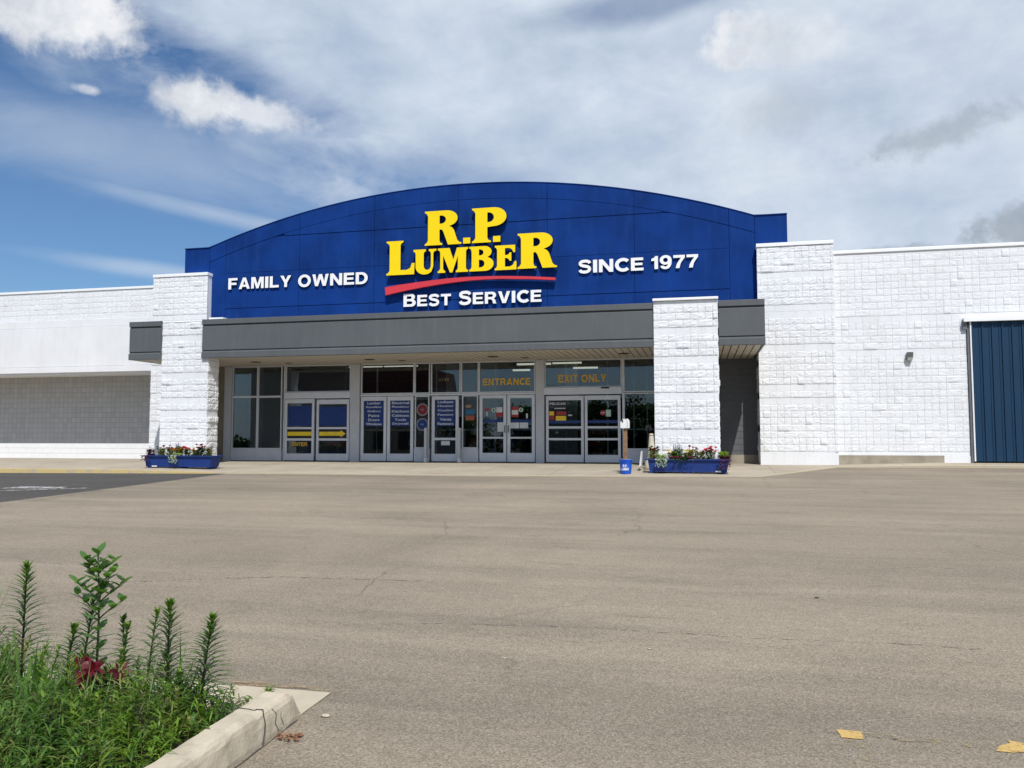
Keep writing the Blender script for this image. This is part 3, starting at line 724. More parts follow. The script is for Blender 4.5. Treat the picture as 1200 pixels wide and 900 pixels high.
# parapet
Rr, cx, cz = 28.15, -7.8, -18.71
def outer(x):
    if x < -17.38 or x > 1.78: return 7.76
    return cz + math.sqrt(Rr * Rr - (x - cx) ** 2)
def inner(x): return outer(x) - .53
N = 64
top = [(-18.41 + (2.75 + 18.41) * i / N, outer(-18.41 + (2.75 + 18.41) * i / N)) for i in range(N + 1)]
mb = MB(); 
for (xa, za), (xb, zb) in zip(top, top[1:]):
    mb.prism_xz([(xa, 3.9), (xb, 3.9), (xb, zb), (xa, za)], 26.11, 26.6)
cx_ = [-18.41, -17.38, -16.70, -13.79, -10.94, -7.90, -4.82, -1.96, 1.0, 1.78, 2.75]
rows = [(lambda x: 4.5, lambda x: 5.49), (lambda x: 5.49, lambda x: 6.78), (lambda x: 6.78, lambda x: 8.05), (lambda x: 8.05, inner)]
g = .007
rg = random.Random(2)
def cell(lo, hi, xa, xb, dep):
    n = 10; pl, pu = [], []
    for i in range(n + 1):
        x = xa + (xb - xa) * i / n; l, h = lo(x) + g, hi(x) - g
        if h - l > .015: pl.append((x, l)); pu.append((x, h))
    if len(pl) > 1: mb.prism_xz(pl + pu[::-1], 26.08 - dep, 26.12)
for i in range(len(cx_) - 1):
    xa, xb = cx_[i] + g, cx_[i + 1] - g
    if i in (0, 9): cell(lambda x: 4.5, outer, xa, xb, 0); continue
    cell(inner, outer, xa, xb, .012)
    if i in (1, 8): cell(lambda x: 4.5, inner, xa, xb, 0); continue
    for k, (lo, hi) in enumerate(rows):
        up = (lambda h: (lambda x: min(h(x), inner(x))))(hi)
        dw = lo if k < 3 else (lambda x: min(8.05, inner(x)))
        cell(dw, up, xa, xb, (0, .016, .0, .016)[k])
P_('arched_parapet', mb, 'blue')
mb = MB()
for (xa, za), (xb, zb) in zip(top, top[1:]):
    mb.prism_xz([(xa, za + .002), (xb, zb + .002), (xb, zb + .03), (xa, za + .03)], 26.05, 26.63)
P_('parapet_cap', mb, 'blue')
# canopy
segs = [(-18.23, -17.065), (-15.52, -1.235), (.565, 1.79)]
segs[1] = (-15.54, -1.235)
mb = MB()
for a, b in segs:
    yf = 23.02
    mb.prism_yz([(yf + .1, 4.62), (yf - .03, 4.62), (yf - .03, 4.455), (yf + .04, 4.45), (yf + .04, 4.435), (yf, 4.395), (yf, 3.625), (yf + .04, 3.62), (yf + .04, 3.605), (yf - .03, 3.555), (yf - .03, 3.37), (yf + .1, 3.37)], a, b)
mb.box(-18.23, -18.17, 23.13, 25.75, 3.37, 4.62); mb.box(1.73, 1.79, 23.13, 25.75, 3.37, 4.62)
can = P_('canopy', mb, 'fascia', bevel=.006)
mb = MB(); mb.box(-18.17, 1.73, 23.14, 26.05, 4.5, 4.6)
sub('canopy_roof', mb, 'roofgrey', can)
mb = MB()
x = -18.15
while x < 1.72:
    e = min(x + .175, 1.72); mb.box(x, e, 23.14, 27.0, 3.372, 3.41, 0); x += .205
mb.box(-18.17, 1.73, 23.14, 27.0, 3.42, 3.44, 1)
sub('soffit', mb, ['soffit', 'soffit_gap'], can)
for x in (-14.55, -10.45, -6.3, -2.2):
    mb = MB(); mb.tube([(x, 24.6, 3.36), (x, 24.6, 3.375)], .17, 20); sub('downlight', mb, 'dark', can)
    mb = MB(); mb.tube([(x + .9, 25.2, 3.363), (x + .9, 25.2, 3.375)], .12, 16); sub('downlight', mb, 'dark', can)
# recess beside the right pillar
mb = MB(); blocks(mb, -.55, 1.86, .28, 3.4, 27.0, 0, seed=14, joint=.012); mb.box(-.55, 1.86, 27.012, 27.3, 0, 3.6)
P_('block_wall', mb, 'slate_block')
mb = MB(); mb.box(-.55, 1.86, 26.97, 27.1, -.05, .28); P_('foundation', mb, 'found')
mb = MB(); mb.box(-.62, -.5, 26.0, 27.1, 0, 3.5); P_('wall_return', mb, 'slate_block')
mb = MB(); mb.box(-17.27, -16.62, 26.1, 26.3, 0, 3.6); mb.box(-17.0, -16.9, 25.5, 26.1, 0, 3.4); P_('wall_return', mb, 'found')
# shell of the building (roof, side and back walls)
mb = MB(); mb.box(-50, 25, 26.7, 70, 6.0, 6.2); P_('roof', mb, 'roofgrey')
mb = MB(); mb.box(-50, 25, 70, 70.3, -.2, 6.2); mb.box(-50.3, -50, 26, 70.3, -.2, 6.3); mb.box(25, 25.3, 26, 70.3, -.2, 6.3); P_('outer_wall', mb, 'white_smooth')
# corrugated sliding door
mb = MB()
x = 7.78; first = True
mb.box(7.76, 14, 25.93, 25.97, .14, 4.20)
while x < 14:
    mb.prism_xz([(x, .14), (x + .04, .14), (x + .04, 4.2), (x, 4.2)], 25.895, 25.93)
    mb.box(x + .19, x + .205, 25.915, 25.93, .14, 4.2)
    x += .262
sd = P_('sliding_door', mb, 'bluedoor')
mb = MB(); mb.box(7.73, 7.765, 25.88, 25.98, .14, 4.21); sub('door_edge', mb, 'white_smooth', sd)
mb = MB(); mb.box(7.665, 7.725, 25.93, 26.0, .10, 4.12); sub('jamb', mb, 'lamp_grey', sd)
mb = MB(); mb.box(7.55, 7.66, 25.9, 25.98, 3.98, 4.26); sub('track_bracket', mb, 'lamp_grey', sd)
mb = MB(); mb.box(7.56, 14, 25.80, 25.98, 4.20, 4.31); sub('track_cover', mb, 'coping', sd)

# ---- storefront
SY = 26.1
def bars(mb, x0, x1, z0, z1, t=.06, y0=SY - .03, y1=SY + .05, mi=0):
    mb.box(x0, x0 + t, y0, y1, z0, z1, mi); mb.box(x1 - t, x1, y0, y1, z0, z1, mi)
    mb.box(x0 + t, x1 - t, y0, y1, z0, z0 + t, mi); mb.box(x0 + t, x1 - t, y0, y1, z1 - t, z1, mi)
def window(x0, x1, z0, z1, t=.035):
    mb = MB(); bars(mb, x0 - t, x1 + t, z0 - t, z1 + t, t)
    wo = P_('window', mb, 'frame')
    mb = MB(); mb.box(x0, x1, SY + .008, SY + .016, z0, z1); sub('glass_pane', mb, 'glass', wo)
    return wo
def pane(o, x0, x1, z0, z1, y=0):
    mb = MB(); mb.box(x0, x1, SY + .006 + y, SY + .014 + y, z0, z1); return sub('glass_pane', mb, 'glass', o)
# left bay
for x0, x1 in ((-16.29, -15.36), (-15.28, -14.41)):
    window(x0, x1, 2.31, 3.33); window(x0, x1, .46, 2.24)
mb = MB(); mb.box(-16.34, -14.36, SY - .02, SY + .1, .02, .42); P_('sill_panel', mb, 'panel')
mb = MB(); mb.box(-14.30, -14.25, SY - .03, SY + .1, .0, 3.36); P_('mullion', mb, 'frame')
mb = MB(); mb.box(-16.62, -16.345, SY - .08, SY + .1, 0, 3.36); P_('column', mb, 'frame_col')
mb = MB(); mb.box(-11.745, -11.40, SY - .10, SY + .15, 0, 3.36); P_('column', mb, 'frame_col')
mb = MB(); mb.box(-5.21, -4.93, SY - .10, SY + .15, 0, 3.36); P_('column', mb, 'frame_col')
window(-14.20, -11.80, 2.45, 3.33)
mb = MB(); mb.box(-14.245, -11.75, SY - .10, SY + .1, 2.19, 2.405); P_('door_header', mb, 'frame')
# enter slider (two leaves)
def leaf_door(name, x0, x1, z1, rails, stile=.09, bottom=.27, top=.10, y=0., kick=True):
    mb = MB(); a, b = SY - .03 + y, SY + .04 + y
    mb.box(x0, x0 + stile, a, b, .03, z1); mb.box(x1 - stile, x1, a, b, .03, z1)
    mb.box(x0 + stile, x1 - stile, a + .002, b - .002, z1 - top, z1); mb.box(x0 + stile, x1 - stile, a + .002, b - .002, .03, bottom)
    if kick: mb.box(x0 + .01, x1 - .01, a - .008, a + .004, .035, .15)
    zs = [bottom]
    for r0, r1 in rails:
        mb.box(x0 + stile, x1 - stile, a + .004, b - .004, r0, r1); zs += [r0, r1]
    zs.append(z1 - top)
    mb.box(x0 - .012, x0 - .002, a + .02, b, .03, z1, 1)
    d = P_(name, mb, ['frame', 'gasket'])
    for k in range(0, len(zs), 2): pane(d, x0 + stile, x1 - stile, zs[k], zs[k + 1], y)
    return d
dA = leaf_door('door', -14.22, -13.10, 2.17, [(.72, .80), (1.12, 1.19)], .085, .27, .14, -.04)
dB = leaf_door('door', -13.03, -11.80, 2.15, [(.72, .80), (1.12, 1.19)], .085, .27, .16, .0)
def rect(mb, x0, x1, z0, z1, y, mi=0): mb.add([(x0, y, z0), (x1, y, z0), (x1, y, z1), (x0, y, z1)], [(0, 1, 2, 3)], mi)
def decal(parent, name, x0, x1, z0, z1, m, y=SY - .002, label=None):
    mb = MB(); mb.box(x0, x1, y - .004, y, z0, z1); o = sub(name, mb, m, parent)
    if label: o['label'] = label
    return o
decal(dA, 'blue_film', -14.10, -13.21, 1.24, 1.93, 'navy_vinyl', SY - .04)
decal(dB, 'blue_film', -12.93, -11.90, 1.24, 1.90, 'navy_vinyl')
decal(dA, 'grey_film', -14.13, -13.19, .80, 1.12, 'black_vinyl', SY - .036)
decal(dB, 'grey_film', -12.94, -11.89, .80, 1.12, 'black_vinyl', SY + .003)
decal(dA, 'arrow_bar', -14.12, -13.20, .89, 1.03, 'arrow', SY - .045)
mb = MB(); mb.prism_xz([(-12.93, .89), (-12.12, .89), (-12.12, .84), (-11.93, .96), (-12.12, 1.08), (-12.12, 1.03), (-12.93, 1.03)], SY - .01, SY - .005)
sub('arrow', mb, 'arrow', dB)
mb = MB(); put_caps(mb, 'ENTER', -13.95, -13.36, .53, .66, SY - .045); sub('lettering', mb, 'gold_text', dA)
# middle bay upper lights
for x0, x1 in ((-11.34, -9.47), (-9.39, -8.91), (-8.80, -7.83), (-7.74, -7.20), (-7.12, -5.27)):
    window(x0, x1, 2.35, 3.33)
mb = MB(); mb.box(-11.39, -5.22, SY - .035, SY + .08, 2.245, 2.305); P_('transom_bar', mb, 'frame')
dC = leaf_door('door', -11.37, -10.43, 2.23, [], .10, .28, .14); dD = leaf_door('door', -10.40, -9.46, 2.23, [], .10, .28, .14)
def word_sign(d, x0, x1, z0, z1, words):
    decal(d, 'word_panel', x0, x1, z0, z1, 'navy_vinyl')
    n = len(words); h = (z1 - z0) / n
    for i, wd in enumerate(words):
        wid = min((x1 - x0) * .86, len(wd) * .082); c_ = (x0 + x1) / 2
        zt = z1 - h * (i + .5)
        asc = h * .30
        mb = MB(); put_text(mb, wd, c_ - wid / 2, c_ + wid / 2, zt - asc, zt + asc, SY - .008, .02)
        sub('word', mb, 'pale_vinyl', d)
word_sign(dC, -11.24, -10.55, 1.22, 2.08, ['Lumber', 'Roofing', 'Siding', 'Paint', 'Doors', 'Windows'])
word_sign(dD, -10.29, -9.57, 1.22, 2.08, ['Electrical', 'Plumbing', 'Kitchens', 'Cabinets', 'Tools', 'Drywall'])
wS = window(-9.37, -8.93, .50, 2.20)
mb = MB(); mb.box(-9.43, -8.88, SY - .02, SY + .1, .02, .46); P_('sill_panel', mb, 'panel')
for zc, m_, ring in ((1.77, 'deep_red', 'dull_vinyl'), (1.27, 'navy_vinyl', 'dull_vinyl')):
    mb = MB(); mb.tube([(-9.14, SY - .0, zc), (-9.14, SY - .006, zc)], .215, 24, 0); mb.tube([(-9.14, SY - .006, zc), (-9.14, SY - .012, zc)], .17, 24, 1)
    o = sub('round_sticker', mb, [ring, m_], wS); o['label'] = 'round red sticker' if m_ == 'deep_red' else 'round navy sticker with pale ring'
    mb = MB(); [rect(mb, -9.20 + .03 * k, -9.18 + .03 * k, zc - .02 - .01 * (k % 2), zc + .03, SY - .016) for k in range(4)]; sub('sticker_mark', mb, 'dull_vinyl', wS)
dE = leaf_door('door', -8.80, -7.86, 2.22, [(.74, .82)], .10, .28, .12)
word_sign(dE, -8.64, -8.00, 1.22, 2.10, ['Locksets', 'Heating', 'Cooling', 'Fencing', 'Vents', 'Fasteners'])
decal(dE, 'notice', -8.47, -8.17, .57, .71, 'paper')
wM = window(-7.70, -7.22, .50, 2.20)
mb = MB(); mb.box(-7.76, -7.17, SY - .02, SY + .1, .02, .46); P_('sill_panel', mb, 'panel')
decal(wM, 'sticker', -7.62, -7.42, 1.82, 1.92, 'kraft'); decal(wM, 'sticker', -7.62, -7.30, 1.60, 1.76, 'teal_vinyl'); decal(wM, 'sticker', -7.62, -7.31, 1.40, 1.56, 'orange_vinyl')
dF = leaf_door('door', -7.13, -6.21, 2.23, [(.79, .85)], .10, .32, .10); dG = leaf_door('door', -6.18, -5.25, 2.23, [(.79, .85)], .10, .32, .10)
for d, x0, x1 in ((dF, -7.03, -6.31), (dG, -6.08, -5.35)):
    decal(d, 'blue_stripe', x0, x1, 1.33, 1.42, 'navy_vinyl')
    mb = MB(); mb.box(x0 - .04, x1 + .04, SY - .07, SY - .035, .80, .84); mb.box(x0, x1, SY + .05, SY + .07, 1.12, 1.16); sub('push_bar', mb, 'frame', d)
decal(dF, 'sticker', -6.96, -6.80, 1.72, 1.80, 'red_vinyl'); decal(dF, 'sticker', -6.90, -6.86, 1.55, 1.68, 'paper')
decal(dF, 'sticker', -6.57, -6.34, 1.52, 1.80, 'red_vinyl'); decal(dF, 'sticker', -6.56, -6.35, 1.66, 1.83, 'paper', SY - .007)
decal(dG, 'sticker', -6.05, -5.80, 1.50, 1.84, 'red_vinyl'); decal(dG, 'sticker', -6.03, -5.82, 1.58, 1.73, 'paper', SY - .007)
for d, x in ((dF, -6.65), (dG, -5.72)):
    mb = MB(); mb.tube([(x, SY, 1.74), (x, SY - .006, 1.74)], .075, 18); sub('round_sticker', mb, 'green_vinyl', d)
    mb = MB(); mb.box(x - .02, x + .02, SY - .012, SY - .007, 1.70, 1.78); sub('sticker_mark', mb, 'black_vinyl', d)
decal(dF, 'notice', -6.51, -6.29, 1.02, 1.33, 'paper', SY - .037); decal(dG, 'notice', -6.09, -5.78, 1.13, 1.32, 'paper'); decal(dG, 'notice', -5.76, -5.48, 1.13, 1.32, 'paper')
decal(dG, 'sticker', -5.46, -5.36, 1.24, 1.35, 'teal_vinyl'); decal(dG, 'sticker', -5.55, -5.49, 1.46, 1.62, 'paper')
for d, x in ((dF, -6.25), (dG, -6.13)):
    mb = MB(); mb.tube([(x, SY - .04, 1.00), (x, SY - .09, 1.02), (x, SY - .09, 1.20), (x, SY - .04, 1.22)], .014, 8); sub('door_handle', mb, 'gasket', d)
# exit slider bay
wX = window(-4.89, -2.44, 2.49, 3.33)
mb = MB(); mb.box(-4.925, -2.40, SY - .12, SY + .1, 2.22, 2.445); hd = P_('door_header', mb, 'frame')
mb = MB(); mb.box(-3.06, -2.80, SY - .16, SY - .12, 2.40, 2.45); sub('door_sensor', mb, 'dark', hd)
dH = leaf_door('door', -4.88, -3.64, 2.18, [(.74, .81), (1.12, 1.19)], .085, .27, .14, .0); dI = leaf_door('door', -3.60, -2.45, 2.18, [(.74, .81), (1.12, 1.19)], .085, .27, .14, -.05)
for d, x0, x1 in ((dH, -4.79, -3.74), (dI, -3.51, -2.54)): decal(d, 'blue_stripe', x0, x1, 1.29, 1.38, 'navy_vinyl', SY - .002 if d is dH else SY - .05)
decal(dH, 'brand_poster', -4.80, -4.20, 1.74, 2.02, 'black_vinyl'); mb = MB(); put_caps(mb, 'PELICAN', -4.76, -4.24, 1.89, 1.97, SY - .008); rect(mb, -4.76, -4.62, 1.82, 1.825, SY - .008); rect(mb, -4.6, -4.24, 1.76, 1.79, SY - .008)
sub('lettering', mb, 'paper', dH)
decal(dH, 'sticker', -4.79, -4.60, 1.40, 1.68, 'red_vinyl'); decal(dH, 'sticker', -4.77, -4.62, 1.55, 1.68, 'arrow', SY - .007)
decal(dH, 'sticker', -4.56, -4.22, 1.38, 1.53, 'arrow'); decal(dH, 'sticker', -4.54, -4.22, 1.56, 1.68, 'red_vinyl'); decal(dH, 'sticker', -4.16, -4.02, 1.53, 1.57, 'paper')
mb = MB(); mb.tube([(-3.02, SY - .05, 1.62), (-3.02, SY - .056, 1.62)], .09, 8); o = sub('stop_sticker', mb, 'red_vinyl', dI)
mb = MB(); put_caps(mb, 'STOP', -3.08, -2.96, 1.595, 1.645, SY - .06); sub('lettering', mb, 'paper', dI)
decal(dI, 'notice', -2.92, -2.76, 1.50, 1.72, 'green_vinyl', SY - .05)
window(-2.32, -1.30, 2.31, 3.33); window(-2.32, -1.30, .48, 2.22); window(-1.2, -.6, .48, 3.33)
mb = MB(); mb.box(-2.395, -2.355, SY - .03, SY + .1, 0, 3.36); P_('mullion', mb, 'frame')
mb = MB(); mb.box(-2.355, -.6, SY - .02, SY + .1, .02, .44); P_('sill_panel', mb, 'panel')
mb = MB(); mb.box(-16.62, -.6, SY - .03, SY + .1, 3.36, 3.42); P_('head_bar', mb, 'frame')
mb = MB(); mb.box(-16.3, -.6, SY - .015, SY + .12, -.02, .025); P_('threshold', mb, 'gasket')
# over-door words stand as gold letters on the glass
for body, x0, x1, z0, z1, par in (('ENTRANCE', -7.02, -5.40, 2.56, 2.79, B), ('EXIT ONLY', -4.47, -2.90, 2.62, 2.87, B)):
    mb = MB(); put_caps(mb, body, x0, x1, z0, z1, SY - .005); P_('lettering', mb, 'gold_text')
mb = MB(); [rect(mb, x_, x_ + w_, 2.73, 2.83, SY - .004) for x_, w_ in ((-8.56, .02), (-8.50, .02), (-8.44, .025), (-8.36, .06), (-8.27, .055))]; P_('number_strokes', mb, 'faint_gold')['label'] = 'faint worn gold strokes on the glass over the single door'

# ---- interior seen through the glass
mb = MB(); mb.box(-17.2, -.6, 26.2, 40, .0, .012); P_('shop_floor', mb, 'room_floor')
mb = MB(); mb.box(-17.2, -.62, 26.35, 40, 3.75, 3.8); P_('shop_ceiling', mb, 'room_ceiling')
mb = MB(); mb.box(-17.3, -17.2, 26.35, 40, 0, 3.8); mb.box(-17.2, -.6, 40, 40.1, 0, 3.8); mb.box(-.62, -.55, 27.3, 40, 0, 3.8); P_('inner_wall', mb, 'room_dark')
mb = MB(); mb.box(-17.2, -12.9, 28.6, 28.7, 0, 3.4); P_('partition', mb, 'room_wall')
mb = MB(); mb.box(-9.2, -7.2, 28.9, 29.0, 1.6, 3.75); mb.box(-6.2, -4.4, 29.9, 30.0, 0, 3.75); mb.box(-1.4, -.7, 28.2, 28.3, 0, 3.4); P_('partition', mb, 'room_wall')
mb = MB()
for x in (-15.95, -15.88, -14.85, -14.78, -12.85, -11.6, -9.5, -9.3, -7.1, -4.55, -3.1, -2.2, -1.75):
    mb.box(x, x + .045, 28.0 if x > -14 else 27.3, 28.06 if x > -14 else 27.35, 0, 3.5)
mb.box(-12.85, -.7, 28.0, 28.06, 2.2, 2.28); mb.box(-12.85, -.7, 28.0, 28.06, 1.08, 1.13)
P_('vestibule_frame', mb, 'frame')
for x0, x1, y in ((-12.35, -11.1, 27.2), (-11.0, -9.75, 27.2), (-6.2, -5.0, 27.6), (-4.9, -3.9, 27.4), (-4.5, -3.6, 29.5), (-6.9, -6.0, 30)):
    mb = MB(); mb.box(x0, x1, y, y + .12, 3.36, 3.42); P_('ceiling_light', mb, 'tube')
shelf_no = 0
for x0, x1, y, lab in ((-11.0, -9.4, 29.6, 'dark stocked shelf rack seen through the paired doors with word lists'),
                  (-8.7, -7.4, 30.2, 'dark stocked shelf rack seen through the single narrow door'),
                  (-6.9, -6.2, 28.6, 'stocked shelf rack inside left leaf of the entrance doors'),
                  (-4.2, -2.6, 30.6, 'wide stocked shelf rack behind the exit sliding doors')):
    sh = thing('store_shelf', lab, 'shelf', (x0, y, 0), 'stocked racks inside the store')
    mb = MB()
    for x in (x0, x1 - .04): mb.box(x, x + .04, y, y + .5, 0, 1.75)
    for z in (.1, .5, .9, 1.3, 1.7): mb.box(x0 + .04, x1 - .04, y, y + .5, z, z + .03)
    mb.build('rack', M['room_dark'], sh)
    mb = MB(); rg = random.Random(int(x0 * 10))
    for z in (.13, .53, .93, 1.33):
        x = x0 + .06
        while x < x1 - .25:
            wd = rg.uniform(.1, .25); mb.box(x, x + wd, y + .03, y + .4, z + .002, z + rg.uniform(.15, .33), rg.randrange(5)); x += wd + .02
    s_ = mb.build('stock', [M['kraft'], M['stock_red'], M['stock_green'], M['stock_blue'], M['paper']], sh)

# ------------------------------------------------------------------ sign letters
def arc(cx, cy, rx, ry, a0, a1, n=10):
    return [(cx + rx * math.cos(R(a0 + (a1 - a0) * i / n)), cy + ry * math.sin(R(a0 + (a1 - a0) * i / n))) for i in range(n + 1)]
def slabR():
    o = [(0, 0), (0, .045), (.05, .07), (.09, .14), (.09, .86), (.05, .93), (0, .955), (0, 1), (.60, 1)]
    o += arc(.62, .77, .31, .23, 88, -62, 14)
    o += [(.69, .54), (.77, .50), (.83, .42), (.92, .13), (.97, .07), (1.04, .045), (1.04, 0), (.66, 0), (.52, .40), (.48, .45), (.42, .45), (.42, .14), (.44, .07), (.50, .045), (.50, 0)]
    h = [(.42, .86)] + arc(.47, .74, .13, .12, 88, -88, 8) + [(.42, .62)]
    return [o, h]
def slabP():
    o = [(0, 0), (0, .045), (.05, .07), (.09, .14), (.09, .86), (.05, .93), (0, .955), (0, 1), (.58, 1)]
    o += arc(.60, .73, .34, .27, 88, -88, 14)
    o += [(.42, .44), (.42, .14), (.45, .07), (.52, .045), (.52, 0)]
    h = [(.42, .86)] + arc(.46, .72, .14, .14, 88, -88, 8) + [(.42, .58)]
    return [o, h]
def slabL():
    return [[(0, 0), (0, .045), (.05, .07), (.09, .13), (.09, .87), (.05, .93), (0, .955), (0, 1), (.48, 1), (.48, .955), (.43, .93), (.40, .87), (.40, .14), (.58, .14), (.68, .19), (.72, .33), (.80, .33), (.79, 0)]]
def slabU():
    o = [(0, 1), (0, .92), (.07, .89), (.09, .82), (.09, .30)] + arc(.47, .30, .38, .32, 180, 318, 10) + [(.83, .30), (.83, .84), (.87, .90), (.96, .93), (.96, 1), (.64, 1), (.64, .93), (.70, .90), (.73, .84), (.73, .36)]
    o += arc(.58, .34, .15, .18, 0, -180, 8) + [(.43, .82), (.45, .89), (.52, .92), (.52, 1)]
    return [o]
def slabM():
    return [[(0, 0), (0, .07), (.07, .10), (.10, .18), (.10, .82), (.07, .90), (0, .93), (0, 1), (.48, 1), (.64, .52), (.78, 1), (1.24, 1), (1.24, .93), (1.17, .90), (1.15, .82), (1.15, .18), (1.17, .10), (1.24, .07), (1.24, 0), (.74, 0), (.74, .07), (.80, .10), (.82, .18), (.82, .66), (.60, 0), (.50, 0), (.22, .70), (.22, .18), (.25, .10), (.31, .07), (.31, 0)]]
def slabB():
    o = [(0, 0), (0, .07), (.06, .10), (.09, .18), (.09, .82), (.06, .90), (0, .93), (0, 1), (.58, 1)] + arc(.60, .77, .28, .23, 85, -60, 8) + arc(.62, .28, .34, .28, 70, -88, 10)
    h1 = [(.38, .88)] + arc(.44, .75, .12, .12, 88, -88, 6) + [(.38, .63)]
    h2 = [(.38, .46)] + arc(.46, .30, .14, .15, 88, -88, 6) + [(.38, .14)]
    return [o, h1, h2]
def slabE():
    return [[(0, 0), (0, .07), (.06, .10), (.09, .18), (.09, .82), (.06, .90), (0, .93), (0, 1), (.80, 1), (.80, .70), (.73, .70), (.68, .82), (.58, .88), (.40, .88), (.40, .60), (.48, .60), (.56, .64), (.58, .70), (.65, .70), (.65, .36), (.58, .36), (.56, .42), (.48, .48), (.40, .48), (.40, .13), (.60, .13), (.72, .20), (.78, .34), (.85, .34), (.85, 0)]]
def glyph_obj(loops, x0, x1, z0, z1, yf, depth, mats, name, parent):
    xs = [p[0] for l in loops[:1] for p in l]; mxx, mnx = max(xs), min(xs)
    cu = bpy.data.curves.new('g', 'CURVE'); cu.dimensions = '2D'; cu.fill_mode = 'BOTH'; cu.extrude = depth / 2
    for l in loops:
        pts = [(x0 + (x - mnx) / (mxx - mnx) * (x1 - x0), z0 + z * (z1 - z0)) for x, z in l]
        sp = cu.splines.new('POLY'); sp.points.add(len(pts) - 1); sp.use_cyclic_u = True
        for i, p in enumerate(pts): sp.points[i].co = (p[0], p[1], 0, 1)
    to = bpy.data.objects.new('g', cu); C.objects.link(to); bpy.context.view_layer.update()
    me = bpy.data.meshes.new_from_object(to.evaluated_get(bpy.context.evaluated_depsgraph_get()))
    bpy.data.objects.remove(to); bpy.data.curves.remove(cu)
    front = [p.normal.z > .5 for p in me.polygons]
    for v in me.vertices:
        x, z, d = v.co; v.co = (x, yf + (depth / 2 - d), z)
    me.materials.clear()
    for m in mats: me.materials.append(M[m])
    for p, f in zip(me.polygons, front): p.material_index = 0 if f else 1
    me.update()
    o = bpy.data.objects.new(name, me); C.objects.link(o); o.parent = parent; o.matrix_parent_inverse = Matrix.Translation(parent.location).inverted()
    return o
S = thing('store_sign', 'raised yellow letters spelling R.P. LUMBER over a red swoosh', 'sign', (-7.5, 26.05, 6.4))
YF, DP_ = 25.86, .13
def G_(l, *a): 
    # a dark tray a little larger behind each bright face gives the black outline
    glyph_obj(l, *a, YF, DP_, ('yellow', 'black_return'), 'letter', S)
G_(slabR(), -9.02, -7.72, 7.34, 8.52)
G_(slabP(), -7.35, -6.16, 7.34, 8.52)
for x in (-7.66, -6.62): G_([[(0, 0), (1, 0), (1, 1), (0, 1)]], x, x + .25, 7.34, 7.54)
G_(slabL(), -10.40, -9.38, 6.38, 7.56)
G_(slabU(), -9.42, -8.60, 6.37, 7.22)
G_(slabM(), -8.55, -7.48, 6.38, 7.22)
G_(slabB(), -7.44, -6.60, 6.38, 7.22)
G_(slabE(), -6.56, -5.82, 6.38, 7.21)
G_(slabR(), -5.78, -4.46, 6.39, 7.57)
sw = [(-10.45, 5.97), (-9.9, 6.04), (-9.37, 6.09), (-8.8, 6.14), (-8.26, 6.18), (-7.7, 6.20), (-7.17, 6.2), (-6.6, 6.19), (-6.09, 6.17), (-5.3, 6.12), (-4.52, 6.05)]
sb = [(-10.42, 5.70), (-10.0, 5.78), (-9.65, 5.84), (-9.1, 5.92), (-8.54, 5.99), (-8., 6.04), (-7.43, 6.08), (-6.9, 6.095), (-6.35, 6.09), (-5.4, 6.04), (-4.52, 5.97)]
mb = MB()
for i in range(len(sw) - 1):
    mb.prism_xz([sb[i], sb[i + 1], sw[i + 1], sw[i]], YF, YF + .12, 0, 0)
mb.build('swoosh', M['red_letter'], S)
def letter_sign(label, words, y, loc, bold):
    s_ = thing('slogan_sign', label, 'sign', loc)
    for body, x0, x1, z0, z1 in words:
        mb = MB(); put_caps(mb, body, x0, x1, z0, z1, y, .07, 0, 1)
        mb.build('letter', [M['white_letter'], M['black_return']], s_)
    return s_
# widths of letters laid out from advance tables (wide bold grotesque)
ADV = {'F': .86, 'A': 1.04, 'M': 1.16, 'I': .30, 'L': .84, 'Y': 1.0, 'O': 1.12, 'W': 1.42, 'N': 1.04, 'E': .9, 'D': 1.02, 'S': .94, 'C': 1.02, '1': .50, '9': .9, '7': .86, 'B': .98, 'T': .9, 'R': 1.0, 'V': 1.02}
def lay(word, x0, x1, z0, z1, gap=.13, caps=None):
    sc_ = [1.0 if (caps is None or i == 0) else caps for i in range(len(word))]
    tot = sum(ADV[c] * s for c, s in zip(word, sc_)) + gap * (len(word) - 1)
    k = (x1 - x0) / tot; out = []; x = x0
    for c, s in zip(word, sc_):
        wd = ADV[c] * s * k
        ov = .012 if c in 'OSC9' else 0
        out.append((c, x, x + wd, z0 - ov, z0 + (z1 - z0) * s + ov)); x += wd + gap * k
    return out
letter_sign('white raised words FAMILY OWNED on the left of the blue parapet', lay('FAMILY', -16.54, -14.05, 6.17, 6.58) + lay('OWNED', -13.78, -11.14, 6.15, 6.57), 25.99, (-13.8, 26.06, 6.15), .045)
letter_sign('white raised words SINCE 1977 on the right of the blue parapet', lay('SINCE', -3.77, -1.67, 6.18, 6.60) + lay('1977', -1.42, .04, 6.20, 6.62), 25.99, (-1.8, 26.06, 6.18), .045)
letter_sign('white raised words BEST SERVICE below the red swoosh', lay('BEST', -9.81, -8.11, 5.29, 5.73, .12, .88) + lay('SERVICE', -7.83, -5.0, 5.29, 5.74, .12, .88), 25.97, (-7.5, 26.06, 5.29), .055)

